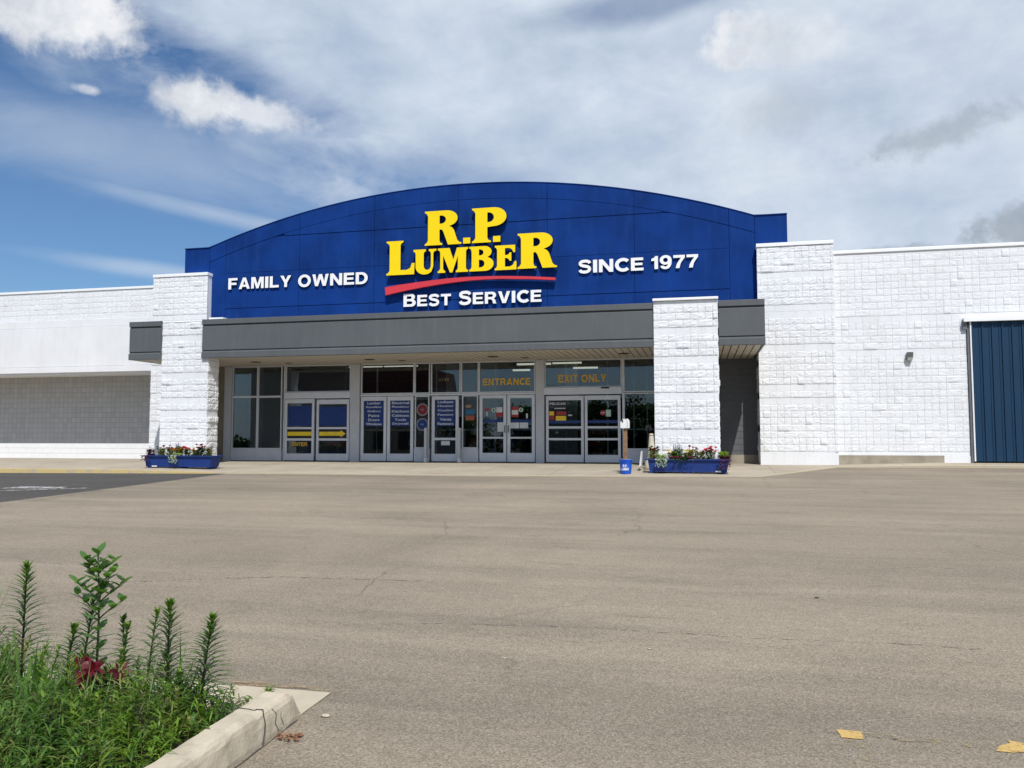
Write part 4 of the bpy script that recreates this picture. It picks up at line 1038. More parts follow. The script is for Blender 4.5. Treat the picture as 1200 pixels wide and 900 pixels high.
# ------------------------------------------------------------------ small things at the front
# wall light
t = thing('wall_light', 'small grey wedge wall light on the white wall right of the pier', 'light', (6.09, 25.97, 3.1))
mb = MB(); mb.prism_yz([(25.97, 3.12), (25.97, 3.34), (25.80, 3.34), (25.84, 3.20)], 6.01, 6.17); mb.build('housing', M['lamp_grey'], t)
mb = MB(); mb.prism_yz([(25.965, 3.08), (25.965, 3.115), (25.845, 3.195), (25.87, 3.10)], 6.025, 6.155); mb.build('lens', M['lens'], t)
# door guard posts
for x, lab in ((-8.93, 'slim grey guard post at the left of the single narrow door'), (-7.76, 'slim grey guard post at the right of the single narrow door')):
    t = thing('guard_post', lab, 'post', (x, 25.85, 0), 'guard posts beside the narrow door')
    mb = MB(); mb.box(x - .04, x + .04, 25.78, 25.98, .12, 1.15); mb.build('rail', M['lamp_grey'] if False else M['frame_col'], t, bevel=.01)
    mb = MB(); mb.box(x - .045, x + .045, 25.77, 25.99, 0, .13); mb.build('foot', M['white_plastic'], t, bevel=.01)
# bucket, post and dispenser
def sidez(y, x=0):
    f = -.15 if x > -13 else -.08
    return 0 if y > 23.8 else f * (23.8 - y) / (23.8 - 20.45)
bx, by = -1.88, 21.3; bz = sidez(by)
t = thing('bucket', 'bright blue plastic bucket holding the wooden post', 'bucket', (bx, by, bz))
mb = MB(); mb.tube([(bx, by, bz), (bx, by, bz + .01), (bx, by, bz + .30), (bx, by, bz + .37)], [.135, .138, .158, .163], 24); mb.build('pail', M['bucket'], t)
mb = MB(); mb.tube([(bx, by, bz + .295), (bx, by, bz + .32)], [.171, .171], 24); mb.tube([(bx, by, bz + .345), (bx, by, bz + .375)], [.176, .176], 24); mb.build('rim', M['bucket'], t)
mb = MB(); put_caps(mb, 'R.P.', bx - .06, bx + .05, bz + .17, bz + .24, by - .158); put_caps(mb, 'LUMBER', bx - .09, bx + .09, bz + .09, bz + .155, by - .155); mb.build('lettering', M['white_letter'], t)
mb = MB(); mb.tube([(bx, by, bz + .33), (bx, by, bz + .377)], .15, 20); mb.build('fill', M['gutter'], t)
mb = MB(); mb.box(bx - .045, bx + .045, by - .045, by + .045, bz + .378, bz + 1.22)
tag(rebase(mb.build('wooden_post', M['wood'], bevel=.004), (bx, by, bz + .378)), 'brown wooden post standing in the blue bucket', 'post')
t = thing('wipe_dispenser', 'white plastic dispenser mounted on top of the wooden post', 'dispenser', (bx, by, bz + 1.18))
mb = MB(); mb.prism_xz([(bx - .12, bz + 1.18), (bx + .05, bz + 1.18), (bx + .05, bz + 1.36), (bx + .01, bz + 1.42), (bx - .06, bz + 1.42), (bx - .12, bz + 1.34)], by - .10, by - .05); mb.build('case', M['white_plastic'], t, bevel=.012)
mb = MB(); mb.prism_xz([(bx + .06, bz + 1.18), (bx + .11, bz + 1.18)] + arc(bx + .04, bz + 1.33, .07, .10, 0, 90, 6) + [(bx + .03, bz + 1.38), (bx + .06, bz + 1.34)], by - .1, by + .02); mb.build('side_cover', M['white_plastic'], t, bevel=.006)
mb = MB(); mb.box(bx - .09, bx - .05, by - .106, by - .1, bz + 1.33, bz + 1.40); mb.build('slot', M['dark'], t)
# smoker's post
px, py = -1.30, 22.75
t = thing('cigarette_receptacle', 'beige tapered ash receptacle behind the left end of the right planter', 'ash bin', (px, py, sidez(py)))
zz0 = sidez(py)
mb = MB(); mb.tube([(px, py, zz0), (px, py, zz0 + .05), (px, py, zz0 + .22), (px, py, zz0 + .35), (px, py, zz0 + .88), (px, py, zz0 + .92)], [.19, .2, .17, .105, .065, .055], 20); mb.build('body', M['beige_plastic'], t, smooth=True)
mb = MB(); mb.tube([(px, py, zz0 + .92), (px, py, zz0 + .97), (px, py, zz0 + .985)], [.062, .06, .03], 16); mb.build('cap', M['beige_plastic'], t, smooth=True)
# little folded sign
px, py = -1.55, 22.4; z_ = sidez(py)
t = thing('folding_sign', 'small white folding sign seen edge on beside the right planter', 'sign', (px, py, z_))
mb = MB(); mb.prism_xz([(px - .05, z_ + .10), (px + .0, z_ + .10), (px + .02, z_ + .52), (px + .005, z_ + .52)], py - .25, py + .25); mb.build('board', M['white_plastic'], t)
mb = MB(); mb.tube([(px + .0, py - .25, z_ + .12), (px - .10, py - .28, z_)], .008, 6); mb.tube([(px + .01, py - .25, z_ + .12), (px + .11, py - .28, z_)], .008, 6); mb.build('legs', M['lamp_grey'], t)

# planters
def planter(x0, x1, y0, z0, lab):
    t = thing('planter_box', lab, 'planter', ((x0 + x1) / 2, y0 + .2, z0))
    dp = .48; y1 = y0 + dp
    mb = MB(); h = .36; a = .05
    o_ = [(x0 + a, y0 + a * .5), (x1 - a, y0 + a * .5), (x1 - a, y1 - a * .5), (x0 + a, y1 - a * .5)]; p_ = [(x0, y0), (x1, y0), (x1, y1), (x0, y1)]
    zb = z0 + .04
    vs = [(x, y, zb) for x, y in o_] + [(x, y, z0 + h) for x, y in p_]
    mb.add(vs, [(0, 3, 2, 1)] + [(i, (i + 1) % 4, (i + 1) % 4 + 4, i + 4) for i in range(4)])
    mb.add([(x0 + .02, y0 + .02, z0 + h - .03), (x1 - .02, y0 + .02, z0 + h - .03), (x1 - .02, y1 - .02, z0 + h - .03), (x0 + .02, y1 - .02, z0 + h - .03)], [(0, 1, 2, 3)])
    mb.build('trough', M['plastic_blue'], t)
    mb = MB()
    for (xa, xb, ya, yb) in ((x0 - .06, x1 + .06, y0 - .05, y0 + .01), (x0 - .06, x1 + .06, y1 - .01, y1 + .05), (x0 - .06, x0 + .01, y0 + .01, y1 - .01), (x1 - .01, x1 + .06, y0 + .01, y1 - .01)):
        mb.box(xa, xb, ya, yb, z0 + h - .02, z0 + h + .012)
    mb.build('rim', M['plastic_blue'], t, bevel=.006)
    for x in (x0 + .09, x1 - .17, (x0 + x1) / 2 - .04):
        mb = MB(); mb.box(x, x + .08, y0 + .04, y1 - .04, z0, z0 + .042); mb.build('foot', M['plastic_blue'], t)
    mb = MB(); mb.box(x0 + .03, x1 - .03, y0 + .03, y1 - .03, z0 + h - .04, z0 + h - .018); mb.build('potting_soil', M['soil'], t)
    mb = MB(); mb.box(x0 + .25, x0 + .42, y0 + .01, y0 + .02, z0 + .045, z0 + .075) if x0 < -5 else mb.box(x1 - .33, x1 - .20, y0 + .01, y0 + .02, z0 + .045, z0 + .075)
    mb.build('drain_plug', M['white_plastic'], t)
    return z0 + h - .02
def flower_plant(x, y, z, lab, leafm_, petm, h=.2, spread=.12, nblo=5, blo=.035, nleaf=60, trail=0, form='round', grp='flowers in the planters', seed=0):
    rg = random.Random(seed)
    nblo = int(nblo * 2.2); blo *= 1.4; h *= 1.12
    t = thing('flower_plant', lab, 'plant', (x, y, z), grp)
    mb = MB()
    for i in range(int(nleaf * 2.6)):
        a = rg.uniform(0, 6.28); rr = rg.random() ** .5 * spread * 1.15; zz = z + rg.uniform(.0, h * .8)
        mb.leaf((x + math.cos(a) * rr * .7, y + math.sin(a) * rr * .7, zz), (math.cos(a), math.sin(a), rg.uniform(.1, 1.2)), (0, 0, 1), rg.uniform(.06, .11), rg.uniform(.022, .042), .5, 3)
    for i in range(trail * 34):
        xx = x + rg.uniform(-spread, spread); yy = y - .28 + rg.uniform(-.03, .05); zz = z + .05 - rg.random() ** 1.5 * .07 * trail
        mb.leaf((xx, yy, zz), (rg.uniform(-1, 1), rg.uniform(-1, .1), rg.uniform(-1, .3)), (0, 0, 1), rg.uniform(.04, .08), rg.uniform(.02, .035), .8, 3)
    mb.build('foliage', M[leafm_], t)
    if nblo:
        mb = MB(); ms = MB()
        for i in range(nblo):
            a = rg.uniform(0, 6.28); rr = rg.random() ** .5 * spread
            bx_, by_, bz_ = x + math.cos(a) * rr, y + math.sin(a) * rr * .8 - .03, z + h * rg.uniform(.7, 1.1)
            ms.tube([(x + math.cos(a) * rr * .5, y + math.sin(a) * rr * .5, z), (bx_, by_, bz_)], .003, 4)
            if form == 'spike':
                for k in range(14):
                    q = rg.uniform(0, 6.28); mb.leaf((bx_, by_, bz_ - .05 + k * .008), (math.cos(q), math.sin(q), .5), (0, 0, 1), .032, .018, 0, 2)
            else:
                for ring_, n_, tilt in ((1, 9, .15), (.7, 7, .7), (.4, 5, 1.6)):
                    for k in range(n_):
                        q = 6.28 * k / n_ + ring_
                        mb.leaf((bx_, by_, bz_), (math.cos(q) * 1, math.sin(q) * 1, tilt), (0, 0, 1), blo * (.6 + .4 * ring_), blo * .6, .3, 3)
        ms.build('stem', M['stem'], t); mb.build('blossom', M[petm], t)
zr = planter(-1.33, .72, 21.5, sidez(21.5), 'long blue plastic planter box of bright flowers before the right pillar')
zl = planter(-15.93, -13.72, 20.9, sidez(20.9, -15), 'long blue plastic planter box of mixed flowers before the left pillar')
FR = [('dark red flowers at the left end of the right planter', -1.2, 'leaf_olive', 'pet_maroon', .27, 6, .05, 'round', 0),
      ('silver leafed trailing plant near the left end of the right planter', -.98, 'leaf_silver', 'pet_white', .14, 3, .02, 'round', 3),
      ('yellow bloom beside the silver trailing plant in the right planter', -.70, 'leaf_lily', 'pet_yellow', .19, 2, .06, 'round', 0),
      ('tall violet flower spikes left of centre in the right planter', -.55, 'leaf_lily', 'pet_violet', .30, 9, .03, 'spike', 0),
      ('second yellow bloom further right near the violet spikes in the right planter', -.32, 'leaf_olive', 'pet_yellow', .19, 2, .06, 'round', 0),
      ('deep red blooms right of the violet spikes in the right planter', -.18, 'leaf_olive', 'pet_red', .30, 3, .045, 'round', 0),
      ('bushy olive green plant with one red bloom in the right planter', .02, 'leaf_olive', 'pet_red', .22, 2, .04, 'round', 0),
      ('bright pink flowers on the right half of the right planter', .26, 'leaf_lily', 'pet_pink', .27, 7, .055, 'round', 0),
      ('lime green mound at the right end of the right planter', .58, 'leaf_lime', None, .22, 0, 0, 'round', 0),
      ('dark purple trailing leaves hanging over the right planter end', .62, 'leaf_purple', None, .1, 0, 0, 'round', 4),
      ('low magenta flowers along the rim of the right planter', -.45, 'leaf_dark', 'pet_magenta', .07, 12, .03, 'round', 1)]
for i, (lab, x, lf, pt, h, nb, bl, fm, tr) in enumerate(FR):
    flower_plant(x, 21.5 + (.14 if tr else .26), zr, lab, lf, pt, h, .15 if 'low magenta' not in lab else .3, nb, bl, 110, tr, fm, seed=i)
FL = [('dark plum leaves trailing at the left end of the left planter', -15.82, 'leaf_purple', 'pet_maroon', .2, 3, .03, 'round', 2),
      ('wine red blooms on thin stems near the left planter end', -15.55, 'leaf_olive', 'pet_maroon', .25, 4, .04, 'round', 0),
      ('olive bushy plant with rust blooms in the left planter', -15.25, 'leaf_olive', 'pet_red', .25, 4, .045, 'round', 0),
      ('orange and yellow blooms left of centre in the left planter', -14.98, 'leaf_lime', 'pet_orange', .18, 5, .06, 'round', 0),
      ('violet flower spikes behind the orange blooms in the left planter', -14.93, 'leaf_lily', 'pet_violet', .30, 6, .03, 'spike', 0),
      ('hot pink blooms at the centre of the left planter', -14.68, 'leaf_lily', 'pet_pink', .22, 4, .055, 'round', 0),
      ('silver trailing strand over the front of the left planter', -14.9, 'leaf_silver', None, .08, 0, 0, 'round', 3),
      ('golden blooms right of centre in the left planter', -14.4, 'leaf_olive', 'pet_orange', .2, 3, .05, 'round', 0),
      ('deep crimson blooms on the right half of the left planter', -14.22, 'leaf_dark', 'pet_red', .28, 5, .05, 'round', 0),
      ('green upright plant near the right end of the left planter', -13.98, 'leaf_olive', 'pet_maroon', .25, 2, .035, 'round', 0)]
for i, (lab, x, lf, pt, h, nb, bl, fm, tr) in enumerate(FL):
    flower_plant(x, 20.9 + (.14 if tr else .26), zl, lab, lf, pt, h, .13, nb, bl, 100, tr, fm, seed=30 + i)

# ------------------------------------------------------------------ planted island in the foreground
def kerb_profile(): return [(0, -.05), (0, .02), (.008, .075), (.015, .108), (.024, .130), (.038, .144), (.058, .15), (.15, .15), (.15, -.05)]
kz = lambda y: lotz(y)
mb = MB()
# path of the outer foot of the kerb: up along X=-2.06 then bending left along Y=4.03
path = [(-2.06, -3.0, 0), (-2.06, 1.5, 0), (-2.07, 2.6, 0), (-2.07, 3.4, 0), (-2.065, 3.62, 0)]
tip = [(-2.06, 3.66, 0), (-2.06, 3.85, 0), (-2.075, 3.95, 18), (-2.12, 4.01, 45), (-2.20, 4.04, 75), (-2.35, 4.05, 90), (-3.2, 4.06, 90), (-9.0, 4.10, 90)]
def sweep(pth, wob=0.):
    rings = []; rg = random.Random(5)
    for (x, y, ang) in pth:
        a = R(ang); nx, ny = -math.cos(a), -math.sin(a)   # inward direction
        rings.append([(x + nx * u, y + ny * u, kz(y) + v + (rg.uniform(-wob, wob) if v > .1 else 0)) for u, v in kerb_profile()])
    n = len(rings[0]); vs = [p for r_ in rings for p in r_]
    fs = [(i * n + k, (i + 1) * n + k, (i + 1) * n + k + 1, i * n + k + 1) for i in range(len(rings) - 1) for k in range(n - 1)]
    fs += [tuple(range(n)), tuple(reversed(range((len(rings) - 1) * n, len(rings) * n)))]
    mb.add(vs, fs)
def densify(p, s=.12):
    out = []
    for a, b in zip(p, p[1:]):
        L = math.hypot(b[0] - a[0], b[1] - a[1]); n = max(1, int(L / s))
        out += [tuple(a[i] + (b[i] - a[i]) * k / n for i in range(3)) for k in range(n)]
    return out + [p[-1]]
path = [(-2.06, -3.0, 0), (-2.06, 1.5, 0), (-2.07, 2.6, 0), (-2.07, 3.4, 0), (-2.065, 3.62, 0), (-2.06, 3.90, 0)]
rings_path = densify(path, .07)
rg = random.Random(5)
rings = []
for (x, y, _) in rings_path:
    rings.append([(x - u + rg.uniform(-.002, .002), y, kz(y) + v + (rg.uniform(-.0035, .0035) if v > .1 else 0) - (.012 if 3.60 < y < 3.66 and .1 < v < .148 and u < .06 else 0)) for u, v in kerb_profile()])
rings.append([(-2.062 - u * .9, 3.945, kz(3.94) + min(v, .128) - .0) for u, v in kerb_profile()])
rings.append([(-2.07 - u * .7, 4.03, kz(4.03) + min(v, .004)) for u, v in kerb_profile()])
n = len(rings[0]); vs = [p for r_ in rings for p in r_]
mb.add(vs, [(i * n + k, (i + 1) * n + k, (i + 1) * n + k + 1, i * n + k + 1) for i in range(len(rings) - 1) for k in range(n - 1)] + [tuple(range(n))])
struct('island_kerb', mb, 'kerb_concrete')
mb = MB(); rg = random.Random(4); pts_ = [(-2.052 + rg.uniform(-.003, .004), -2 + 5.95 * i / 90, kz(-2 + 5.95 * i / 90) + .001) for i in range(91)]
mb.tube(pts_, [rg.uniform(.002, .006) for _ in pts_], 5); struct('kerb_seam', mb, 'crack_solid')
mb = MB(); mb.add([(-9, 3.7, lotz(3.7) + .004), (-2.20, 3.7, lotz(3.7) + .004), (-2.10, 3.9, lotz(3.9) + .004), (-2.07, 4.02, lotz(4.02) + .004), (-2.06, 4.36, lotz(4.36) + .006), (-9, 4.36, lotz(4.36) + .006)], [(0, 1, 2, 3, 4, 5)])
struct('gutter', mb, 'gutter')
# cracks through the kerb end
def crack(pts, w_, name='kerb_crack'):
    mb = MB()
    for p0, p1 in zip(pts, pts[1:]):
        p0, p1 = Vector(p0), Vector(p1); mb.tube([p0, p1], w_, 5)
    struct(name, mb, 'gasket')
k0 = kz(3.64)
crack([(-2.215, 3.66, k0 + .150), (-2.16, 3.655, k0 + .150), (-2.125, 3.645, k0 + .150), (-2.12, 3.66, k0 + .151), (-2.098, 3.68, k0 + .145), (-2.084, 3.66, k0 + .128), (-2.070, 3.655, k0 + .09), (-2.064, 3.64, k0 + .05), (-2.059, 3.62, k0 + .02), (-2.056, 3.61, k0)], .0028)
crack([(-2.084, 3.74, k0 + .130), (-2.072, 3.765, k0 + .10), (-2.066, 3.745, k0 + .06), (-2.059, 3.77, k0 + .015)], .0016)
crack([(-2.080, 3.82, k0 + .12), (-2.066, 3.80, k0 + .07), (-2.060, 3.82, k0 + .03)], .0014)
# bed soil with gentle lumps
mb = MB(); nx, ny = 60, 50
vs = [(-9 + 6.82 * i / nx, -2.5 + 6.38 * j / ny, lotz(-2.5 + 6.38 * j / ny) + .10 * min(1, (1.001 - j / ny) * 14) - .012 + .03 * noise.noise(Vector((i * .5, j * .5, 0)))) for j in range(ny + 1) for i in range(nx + 1)]
mb.add(vs, [(j * (nx + 1) + i, j * (nx + 1) + i + 1, (j + 1) * (nx + 1) + i + 1, (j + 1) * (nx + 1) + i) for j in range(ny) for i in range(nx)])
struct('planting_bed', mb, 'soil', smooth=True)
bedz = lambda y: lotz(y) + .08 * min(1, max(0, (3.9 - y) * 2.2))

def lily(x, y, top, lean, lab, seed, n=150, L=.15, bare=.0):
    rg = random.Random(seed); z0 = bedz(y); H = top - z0
    n = int(n * 1.25)
    t = thing('lily_stalk', lab, 'plant', (x, y, z0), 'tall lily stalks in the planting bed')
    bend = rg.uniform(-.06, .04); lean += rg.uniform(-.03, .03)
    P = lambda f: Vector((x + lean * f ** 1.4, y + bend * f, z0 + H * f))
    mb = MB(); mb.tube([P(i / 12) for i in range(13)], [.0075 - .004 * i / 12 for i in range(13)], 7); mb.build('stem', M['stem_dark'], t, smooth=True)
    mb = MB()
    for i in range(n):
        f = bare + (1 - bare) * (i / n) ** .85
        a = i * 2.4 + rg.uniform(-.3, .3)
        ll = L * 1.7 * (1.0 - .84 * f ** 1.3) * rg.uniform(.8, 1.15) * (.65 if f < .1 else 1)
        up = .30 + .9 * f ** 5
        mb.leaf(P(min(f, 1)), (math.cos(a), math.sin(a), up), (0, 0, 1), ll, .0105 + .003 * rg.random(), .55 * (1 - f) + .2, 4)
    mb.build('foliage', M['leaf_lily'], t)
    mb = MB(); c0 = P(1)
    for i in range(26):
        a = rg.uniform(0, 6.28); mb.leaf(c0 + Vector((math.cos(a) * .006, math.sin(a) * .006, rg.uniform(-.02, .005))), (math.cos(a), math.sin(a), rg.uniform(.7, 2)), (0, 0, 1), rg.uniform(.018, .032), .010, .1, 3)
    mb.build('bud_cluster', M['leaf_weed'], t)
lily(-3.62, 3.80, .13, -.02 + .05, 'tallest lily stalk at the far left of the bed', 1, 190, .17)
lily(-3.22, 3.75, -.03, .03, 'lily stalk just left of the tall broad leaved plant', 2, 150, .14)
lily(-3.19, 3.62, -.135, .08, 'shorter leaning lily stalk below the broad leaved plant at its left', 3, 120, .12)
lily(-2.98, 3.82, -.13, .02, 'slim lily stalk right behind the broad leaved plant', 4, 90, .09)
lily(-2.95, 3.72, -.15, .03, 'small lily stalk touching the right side of the broad leaved plant', 5, 80, .08)
lily(-2.84, 3.78, -.09, .03, 'thin sparse lily stalk right of the dark red blooms', 6, 75, .11)
lily(-2.68, 3.74, -.02, .05, 'tall full lily stalk at the centre right of the bed', 7, 170, .15)
lily(-2.46, 3.70, -.07, .06, 'dark lily stalk rising nearest the end of the kerb', 8, 190, .14)
lily(-2.56, 3.66, -.35, .03, 'short lily stalk between the two right hand tall stalks', 9, 70, .08)
# broad leaved plant
rg = random.Random(21)
x, y = -3.05, 3.66; z0 = bedz(y); top = .22; H = top - z0
t = thing('milkweed', 'tall broad leaved plant with a branching top above the red blooms', 'plant', (x, y, z0))
ms, ml = MB(), MB()
P = lambda f: Vector((x + .02 * math.sin(f * 3), y, z0 + H * f))
ms.tube([P(i / 12) for i in range(13)], [.008 - .0045 * i / 12 for i in range(13)], 8)
def pair(p, a, L, w, up=.55):
    for s_ in (0, math.pi):
        ml.leaf(p, (math.cos(a + s_), math.sin(a + s_), up), (0, 0, 1), L * rg.uniform(.85, 1.15), w, .35, 4)
for i in range(16):
    f = .12 + .88 * i / 15
    pair(P(f), i * 1.57 + .3, .15 - .06 * f, .052 - .014 * f, .25 + .6 * f)
for k, (f, a, L) in enumerate(((.60, .1, .16), (.62, 3.1, .17), (.70, .6, .16), (.72, 3.7, .14), (.80, -.3, .13), (.82, 2.6, .12), (.70, 1.8, .12), (.88, .5, .1), (.9, 3.4, .09))):
    b0 = P(f); d = Vector((math.cos(a), math.sin(a) * .6, .75)).normalized(); e = b0 + d * L
    ms.tube([b0, b0 + d * L * .5 + Vector((0, 0, .005)), e], [.004, .003, .002], 6)
    for j in range(4):
        pair(b0 + d * L * (.40 + .20 * j), a + j * 1.57 + .8, .075, .034, .75)
ms.build('stem', M['stem'], t, smooth=True); ml.build('foliage', M['leaf_milk'], t)
# red lily bloom cluster
x, y = -2.93, 3.56; z0 = bedz(y)
t = thing('red_lily', 'cluster of dark red lily blooms among the green weeds', 'plant', (x, y, z0))
ms, mp_ = MB(), MB()
for k in range(13):
    hx, hy, hz = x + rg.uniform(-.085, .10), y + rg.uniform(-.07, .05), -.345 + rg.uniform(-.055, .06)
    ms.tube([(x + rg.uniform(-.03, .03), y, z0), ((x + hx) / 2, y, (z0 + hz) / 2 + .03), (hx, hy, hz)], [.005, .004, .003], 6)
    tilt = Vector((rg.uniform(-.8, .8), rg.uniform(-1, -.1), rg.uniform(.1, 1))).normalized()
    u = tilt.orthogonal().normalized(); v_ = tilt.cross(u)
    for q in range(6):
        a = q * math.pi / 3; d = (u * math.cos(a) + v_ * math.sin(a) + tilt * .55)
        mp_.leaf((hx, hy, hz), d, tilt, .062, .025 if q % 2 else .019, .3, 4)
ms.build('stem', M['stem'], t); mp_.build('blossom', M['pet_maroon'], t)
mb = MB()
for i in range(70):
    a = rg.uniform(0, 6.28); f = rg.random(); mb.leaf((x + rg.uniform(-.04, .04), y + rg.uniform(-.03, .03), z0 + .25 * f), (math.cos(a), math.sin(a), .6), (0, 0, 1), .09, .012, .5, 3)
mb.build('foliage', M['leaf_lily'], t)
# weeds filling the bed: many leafy stems
rg = random.Random(77)
mb = MB(); mg = MB()
def inbed(x, y): return x < -2.25 and y < 3.86
cnt = 0
while cnt < 1750:
    y = rg.uniform(1.9, 3.86); x = rg.uniform(-5.6, -2.24)
    if x < -y * 1.15 - .6: continue
    cnt += 1
    edge = min(1, (-2.22 - x) / .35) * min(1, (3.95 - y) / .3)
    hh = (.09 + .24 * edge * rg.random() ** 1.3 + .07 * noise.noise(Vector((x * 2.2, y * 2.2, 0)))) * (1.0 if x > -3.2 else 1.0 + min(.75, (-3.2 - x) * .9))
    if abs(x + 2.93 + (3.6 - y) * .35) < .17 and 3.2 < y < 3.6: hh *= .6
    hh = max(.05, hh); lean = Vector((rg.uniform(-.3, .3), rg.uniform(-.3, .3), 1)); z0 = bedz(y)
    kind = rg.random(); n = int(hh / .0125)
    pal = 0 if noise.noise(Vector((x * 3, y * 3, 5))) + rg.uniform(-.3, .3) < .05 else 1
    if rg.random() < .10: pal = 2
    if rg.random() < .03: pal = 4
    b0 = Vector((x, y, z0))
    if rg.random() < .6: mb.tube([b0, b0 + lean * hh], [.0022, .001], 4, 3, False)
    for i in range(n):
        f = (i + 1) / n; a = rg.uniform(0, 6.28)
        if kind < .72: L, wd = rg.uniform(.05, .095), rg.uniform(.006, .010)
        else: L, wd = rg.uniform(.025, .05), rg.uniform(.010, .019)
        mb.leaf(b0 + lean * hh * f, (math.cos(a), math.sin(a), rg.uniform(.1, 1.1)), (0, 0, 1), L, wd, .6, 3, pal)
for q in range(85):
    y = rg.uniform(2.7, 3.8); x = rg.uniform(-4.3, -2.42)
    if abs(x + 2.93 + (3.6 - y) * .35) < .24 and y < 3.66: continue
    z0 = bedz(y); hh = rg.uniform(.22, .44) * min(1, (-2.1 - x) / .6) * min(1, (4.15 - y) / .5)
    b0 = Vector((x, y, z0)); lean = Vector((rg.uniform(-.25, .25), rg.uniform(-.25, .25), 1)); pal = rg.choice((0, 0, 1, 2))
    mb.tube([b0, b0 + lean * hh * .5 + Vector((rg.uniform(-.02, .02), 0, 0)), b0 + lean * hh], [.004, .003, .0015], 5, 3, False)
    n = int(hh / .007)
    for i in range(n):
        f = .2 + .8 * i / n; a = i * 2.4 + rg.uniform(-.4, .4)
        mb.leaf(b0 + lean * hh * f, (math.cos(a), math.sin(a), .35 + f * .8), (0, 0, 1), rg.uniform(.05, .12) * (1.15 - .75 * f), rg.uniform(.007, .012), .7 - .4 * f, 4, pal)
o = mb.build('weeds', [M['leaf_weed'], M['leaf_lily'], M['leaf_olive'], 'leaf_olive', 'stem_dark', 'twig']); tag(o, 'dense low green weeds filling the planting bed', 'weeds')
# grass tufts with long blades
spots = [(-2.90, 3.12, .44, 'grass tuft of long blades lowest at the bottom left of the frame', 14), (-3.10, 3.30, .50, 'upright grass tuft behind the lowest tuft at the left', 12), (-2.60, 3.70, .40, 'small upright grass tuft beside the centre right lily stalk', 9),
         (-3.62, 3.45, .66, 'tall grass tuft at the left edge of the bed', 20), (-2.78, 3.28, .36, 'thin grass tuft in front of the red blooms', 8), (-2.33, 3.6, .16, 'tiny tuft of grass next to the kerb end', 12), (-3.35, 3.22, .42, 'broad grass tuft cut by the left edge of the frame', 14)]
mb = MB()
for k in range(210):
    y = rg.uniform(2.6, 3.85); x = rg.uniform(-4.4, -2.3)
    a = rg.uniform(0, 6.28); sc_ = min(1, (-2.15 - x) / .5) * min(1, (4.1 - y) / .4)
    mb.leaf((x, y, bedz(y)), (math.cos(a) * .3, math.sin(a) * .3, 1), (math.cos(a + .3), math.sin(a + .3), .1), rg.uniform(.2, .48) * sc_, rg.uniform(.006, .013), rg.uniform(.1, .7), 4)
o = mb.build('grass', M['leaf_grass']); o['kind'] = 'stuff'; tag(o, 'loose long grass blades scattered through the weeds', 'grass')
for i, (x, y, H, lab, n) in enumerate(spots):
    mb = MB(); z0 = bedz(y)
    for k in range(n):
        a = rg.uniform(0, 6.28); L = H * rg.uniform(.55, 1.1)
        mb.leaf((x + rg.uniform(-.04, .04), y + rg.uniform(-.04, .04), z0), (math.cos(a) * .28, math.sin(a) * .28, 1), (math.cos(a + .3), math.sin(a + .3), .1), L, rg.uniform(.012, .022), rg.uniform(.05, .6), 4)
    tag(rebase(mb.build('grass_tuft', M['leaf_grass']), (x, y, z0)), lab, 'grass tuft', 'grass tufts in the planting bed')
# weeds on gutter, dead leaves, pebble, twigs
x, y = -2.42, 4.30; mb = MB()
for k in range(26):
    a = rg.uniform(0, 6.28); mb.leaf((x + rg.uniform(-.02, .02), y + rg.uniform(-.02, .02), lotz(y)), (math.cos(a), math.sin(a), rg.uniform(.5, 2)), (0, 0, 1), rg.uniform(.03, .06), .008, .3, 3)
tag(rebase(mb.build('weed_sprout', M['leaf_weed']), (x, y, lotz(y))), 'small green sprout growing at the back edge of the gutter', 'weed')
mb = MB()
for k in range(9):
    x = rg.uniform(-2.75, -2.2); y = 4.37 + rg.uniform(-.02, .05); a = rg.uniform(-.15, .2)
    mb.tube([(x, y, lotz(y) + .01), (x + .2 * math.cos(a), y + .2 * math.sin(a), lotz(y) + .014)], [.003, .0015], 4)
o = mb.build('dry_stalks', M['twig']); o['kind'] = 'stuff'; tag(o, 'dry straw stalks lying along the back of the gutter', 'straw')
mb = MB()
for k in range(46):
    x = -1.99 + rg.uniform(-.045, .07); y = 3.72 + rg.uniform(-.04, .05); a = rg.uniform(0, 6.28)
    mb.leaf((x, y, lotz(y) + .006 + rg.random() * .012), (math.cos(a), math.sin(a), rg.uniform(-.1, .5)), (0, 0, 1), rg.uniform(.02, .035), .012, .3, 3)
o = mb.build('dead_leaves', M['rust_leaf']); o['kind'] = 'stuff'; tag(o, 'small heap of rusty dead leaves against the kerb foot', 'dead leaves')
def pebble(x, y, r_, lab, m):
    mb = MB(); z0 = lotz(y); vs = []; n = 9
    for j in range(5):
        ph = math.pi * j / 4
        for i in range(n):
            q = 6.28 * i / n; rr = r_ * (1 + .25 * noise.noise(Vector((i, j, x * 9))))
            vs.append((x + rr * 1.5 * math.sin(ph) * math.cos(q), y + rr * math.sin(ph) * math.sin(q), z0 + r_ * .45 + rr * .45 * math.cos(ph)))
    mb.add(vs, [(j * n + i, (j + 1) * n + i, (j + 1) * n + (i + 1) % n, j * n + (i + 1) % n) for j in range(4) for i in range(n)])
    tag(rebase(mb.build('pebble', M[m], smooth=True), (x, y, z0)), lab, 'pebble')
pebble(-1.93, 4.02, .018, 'pale chip of stone on the lot beside the kerb end', 'gutter')

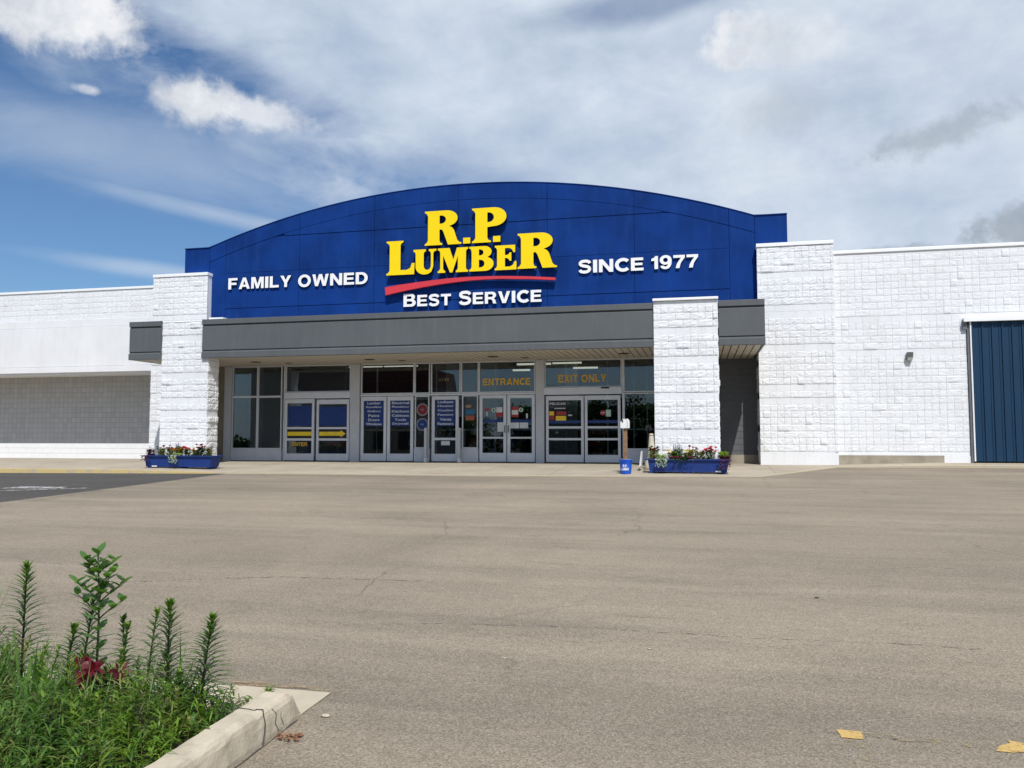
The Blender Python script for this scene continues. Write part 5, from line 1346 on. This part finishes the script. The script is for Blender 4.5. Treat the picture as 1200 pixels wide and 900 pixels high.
for x_, y_, r_, lab in ((-.35, 5.6, .010, 'tiny stone chip alone on the lot in the middle foreground'), (.95, 7.4, .014, 'dark stone crumb on the lot right of the middle'), (-1.25, 5.2, .009, 'tiny pale stone crumb on the lot right of the gutter')):
    pebble(x_, y_, r_, lab, 'room_dark' if 'dark' in lab else 'gutter')
# ------------------------------------------------------------------ what stands across the lot and shows in the glass
gz = lotz(-20)
bld = thing('far_shop', 'low tan shop with a dark red roof mirrored in the storefront glass', 'building', (-33, -34, gz))
mb = MB(); mb.box(-45, -30, -44, -34, gz, 6.2); mb.build('wall', M['found'], bld)
mb = MB(); mb.prism_yz([(-33.2, 6.1), (-34.5, 8.6), (-43.5, 8.6), (-44.8, 6.1)], -45.6, -29.4); mb.build('roof', M['dark_red'], bld)
mb = MB(); mb.prism_xz([(-30, gz), (-25.4, gz), (-25.4, 5.8), (-30, 6.6)], -42, -35); mb.build('side_wing', M['roofgrey'], bld)
for x in (-44, -40, -36, -33):
    mb = MB(); mb.box(x, x + 1.8, -33.98, -33.9, gz + .6, gz + 2.6); mb.build('window', M['dark'], bld)
def tree(x, y, h, r_, lab, seed):
    rg = random.Random(seed); z0 = gz
    t = thing('lot_tree', lab, 'tree', (x, y, z0), 'trees across the parking lot')
    mb = MB(); mb.tube([(x, y, z0), (x + .1, y, z0 + h * .3), (x, y + .1, z0 + h * .75)], [.22, .16, .06], 8)
    for k in range(6):
        a = rg.uniform(0, 6.28); f = rg.uniform(.3, .6); mb.tube([(x, y, z0 + h * f), (x + math.cos(a) * r_ * .7, y + math.sin(a) * r_ * .7, z0 + h * (f + .25))], [.08, .03], 6)
    mb.build('trunk', M['bark'], t)
    mb = MB()
    cl = [(x + rg.gauss(0, r_ * .45), y + rg.gauss(0, r_ * .45), z0 + h * rg.uniform(.35, .92), rg.uniform(.6, 1.1)) for _ in range(26)]
    for cx2, cy2, cz2, cr in cl:
        for i in range(90):
            v = Vector((rg.gauss(0, 1), rg.gauss(0, 1), rg.gauss(0, .8))).normalized() * cr * rg.uniform(.5, 1)
            d = Vector((rg.uniform(-1, 1), rg.uniform(-1, 1), rg.uniform(-.5, 1)))
            mb.leaf((cx2 + v.x, cy2 + v.y, cz2 + v.z), d, (0, 0, 1), .34, .22, .3, 2)
    mb.build('crown', M['leaf_dark'], t)
for i, (x, y, h, r_, lab) in enumerate(((-19, -33, 6, 2.6, 'round dark tree next to the far shop across the lot'), (-12.5, -34, 7.5, 3, 'tallest dark tree across the lot mirrored over the exit doors'), (-8, -36, 6.8, 2.8, 'broad dark tree across the lot between two others'),
                                       (-3.5, -33, 5.5, 2.6, 'smaller dark tree across the lot at the right of the row'), (-24, -30, 4.6, 2.2, 'low dark tree in front of the far shop corner'))):
    tree(x, y, h, r_, lab, 50 + i)
mb = MB(); rg = random.Random(9)
for i in range(15000):
    x = rg.uniform(-60, 30) if i % 3 == 0 else rg.uniform(-21, 4); y = -40 + rg.uniform(-1, 1); z = gz + rg.random() * ((1.9 if x < -21 or x > 4 else 5.2) + .5 * noise.noise(Vector((x * .3, 0, 0))))
    mb.leaf((x, y, z), (rg.uniform(-1, 1), rg.uniform(-.2, 1), rg.uniform(-.2, 1)), (0, 0, 1), .7, .5, .3, 2)
o = mb.build('hedge', M['leaf_dark']); tag(rebase(o, (-15, -40, gz)), 'long dark hedge along the far side of the lot', 'hedge')
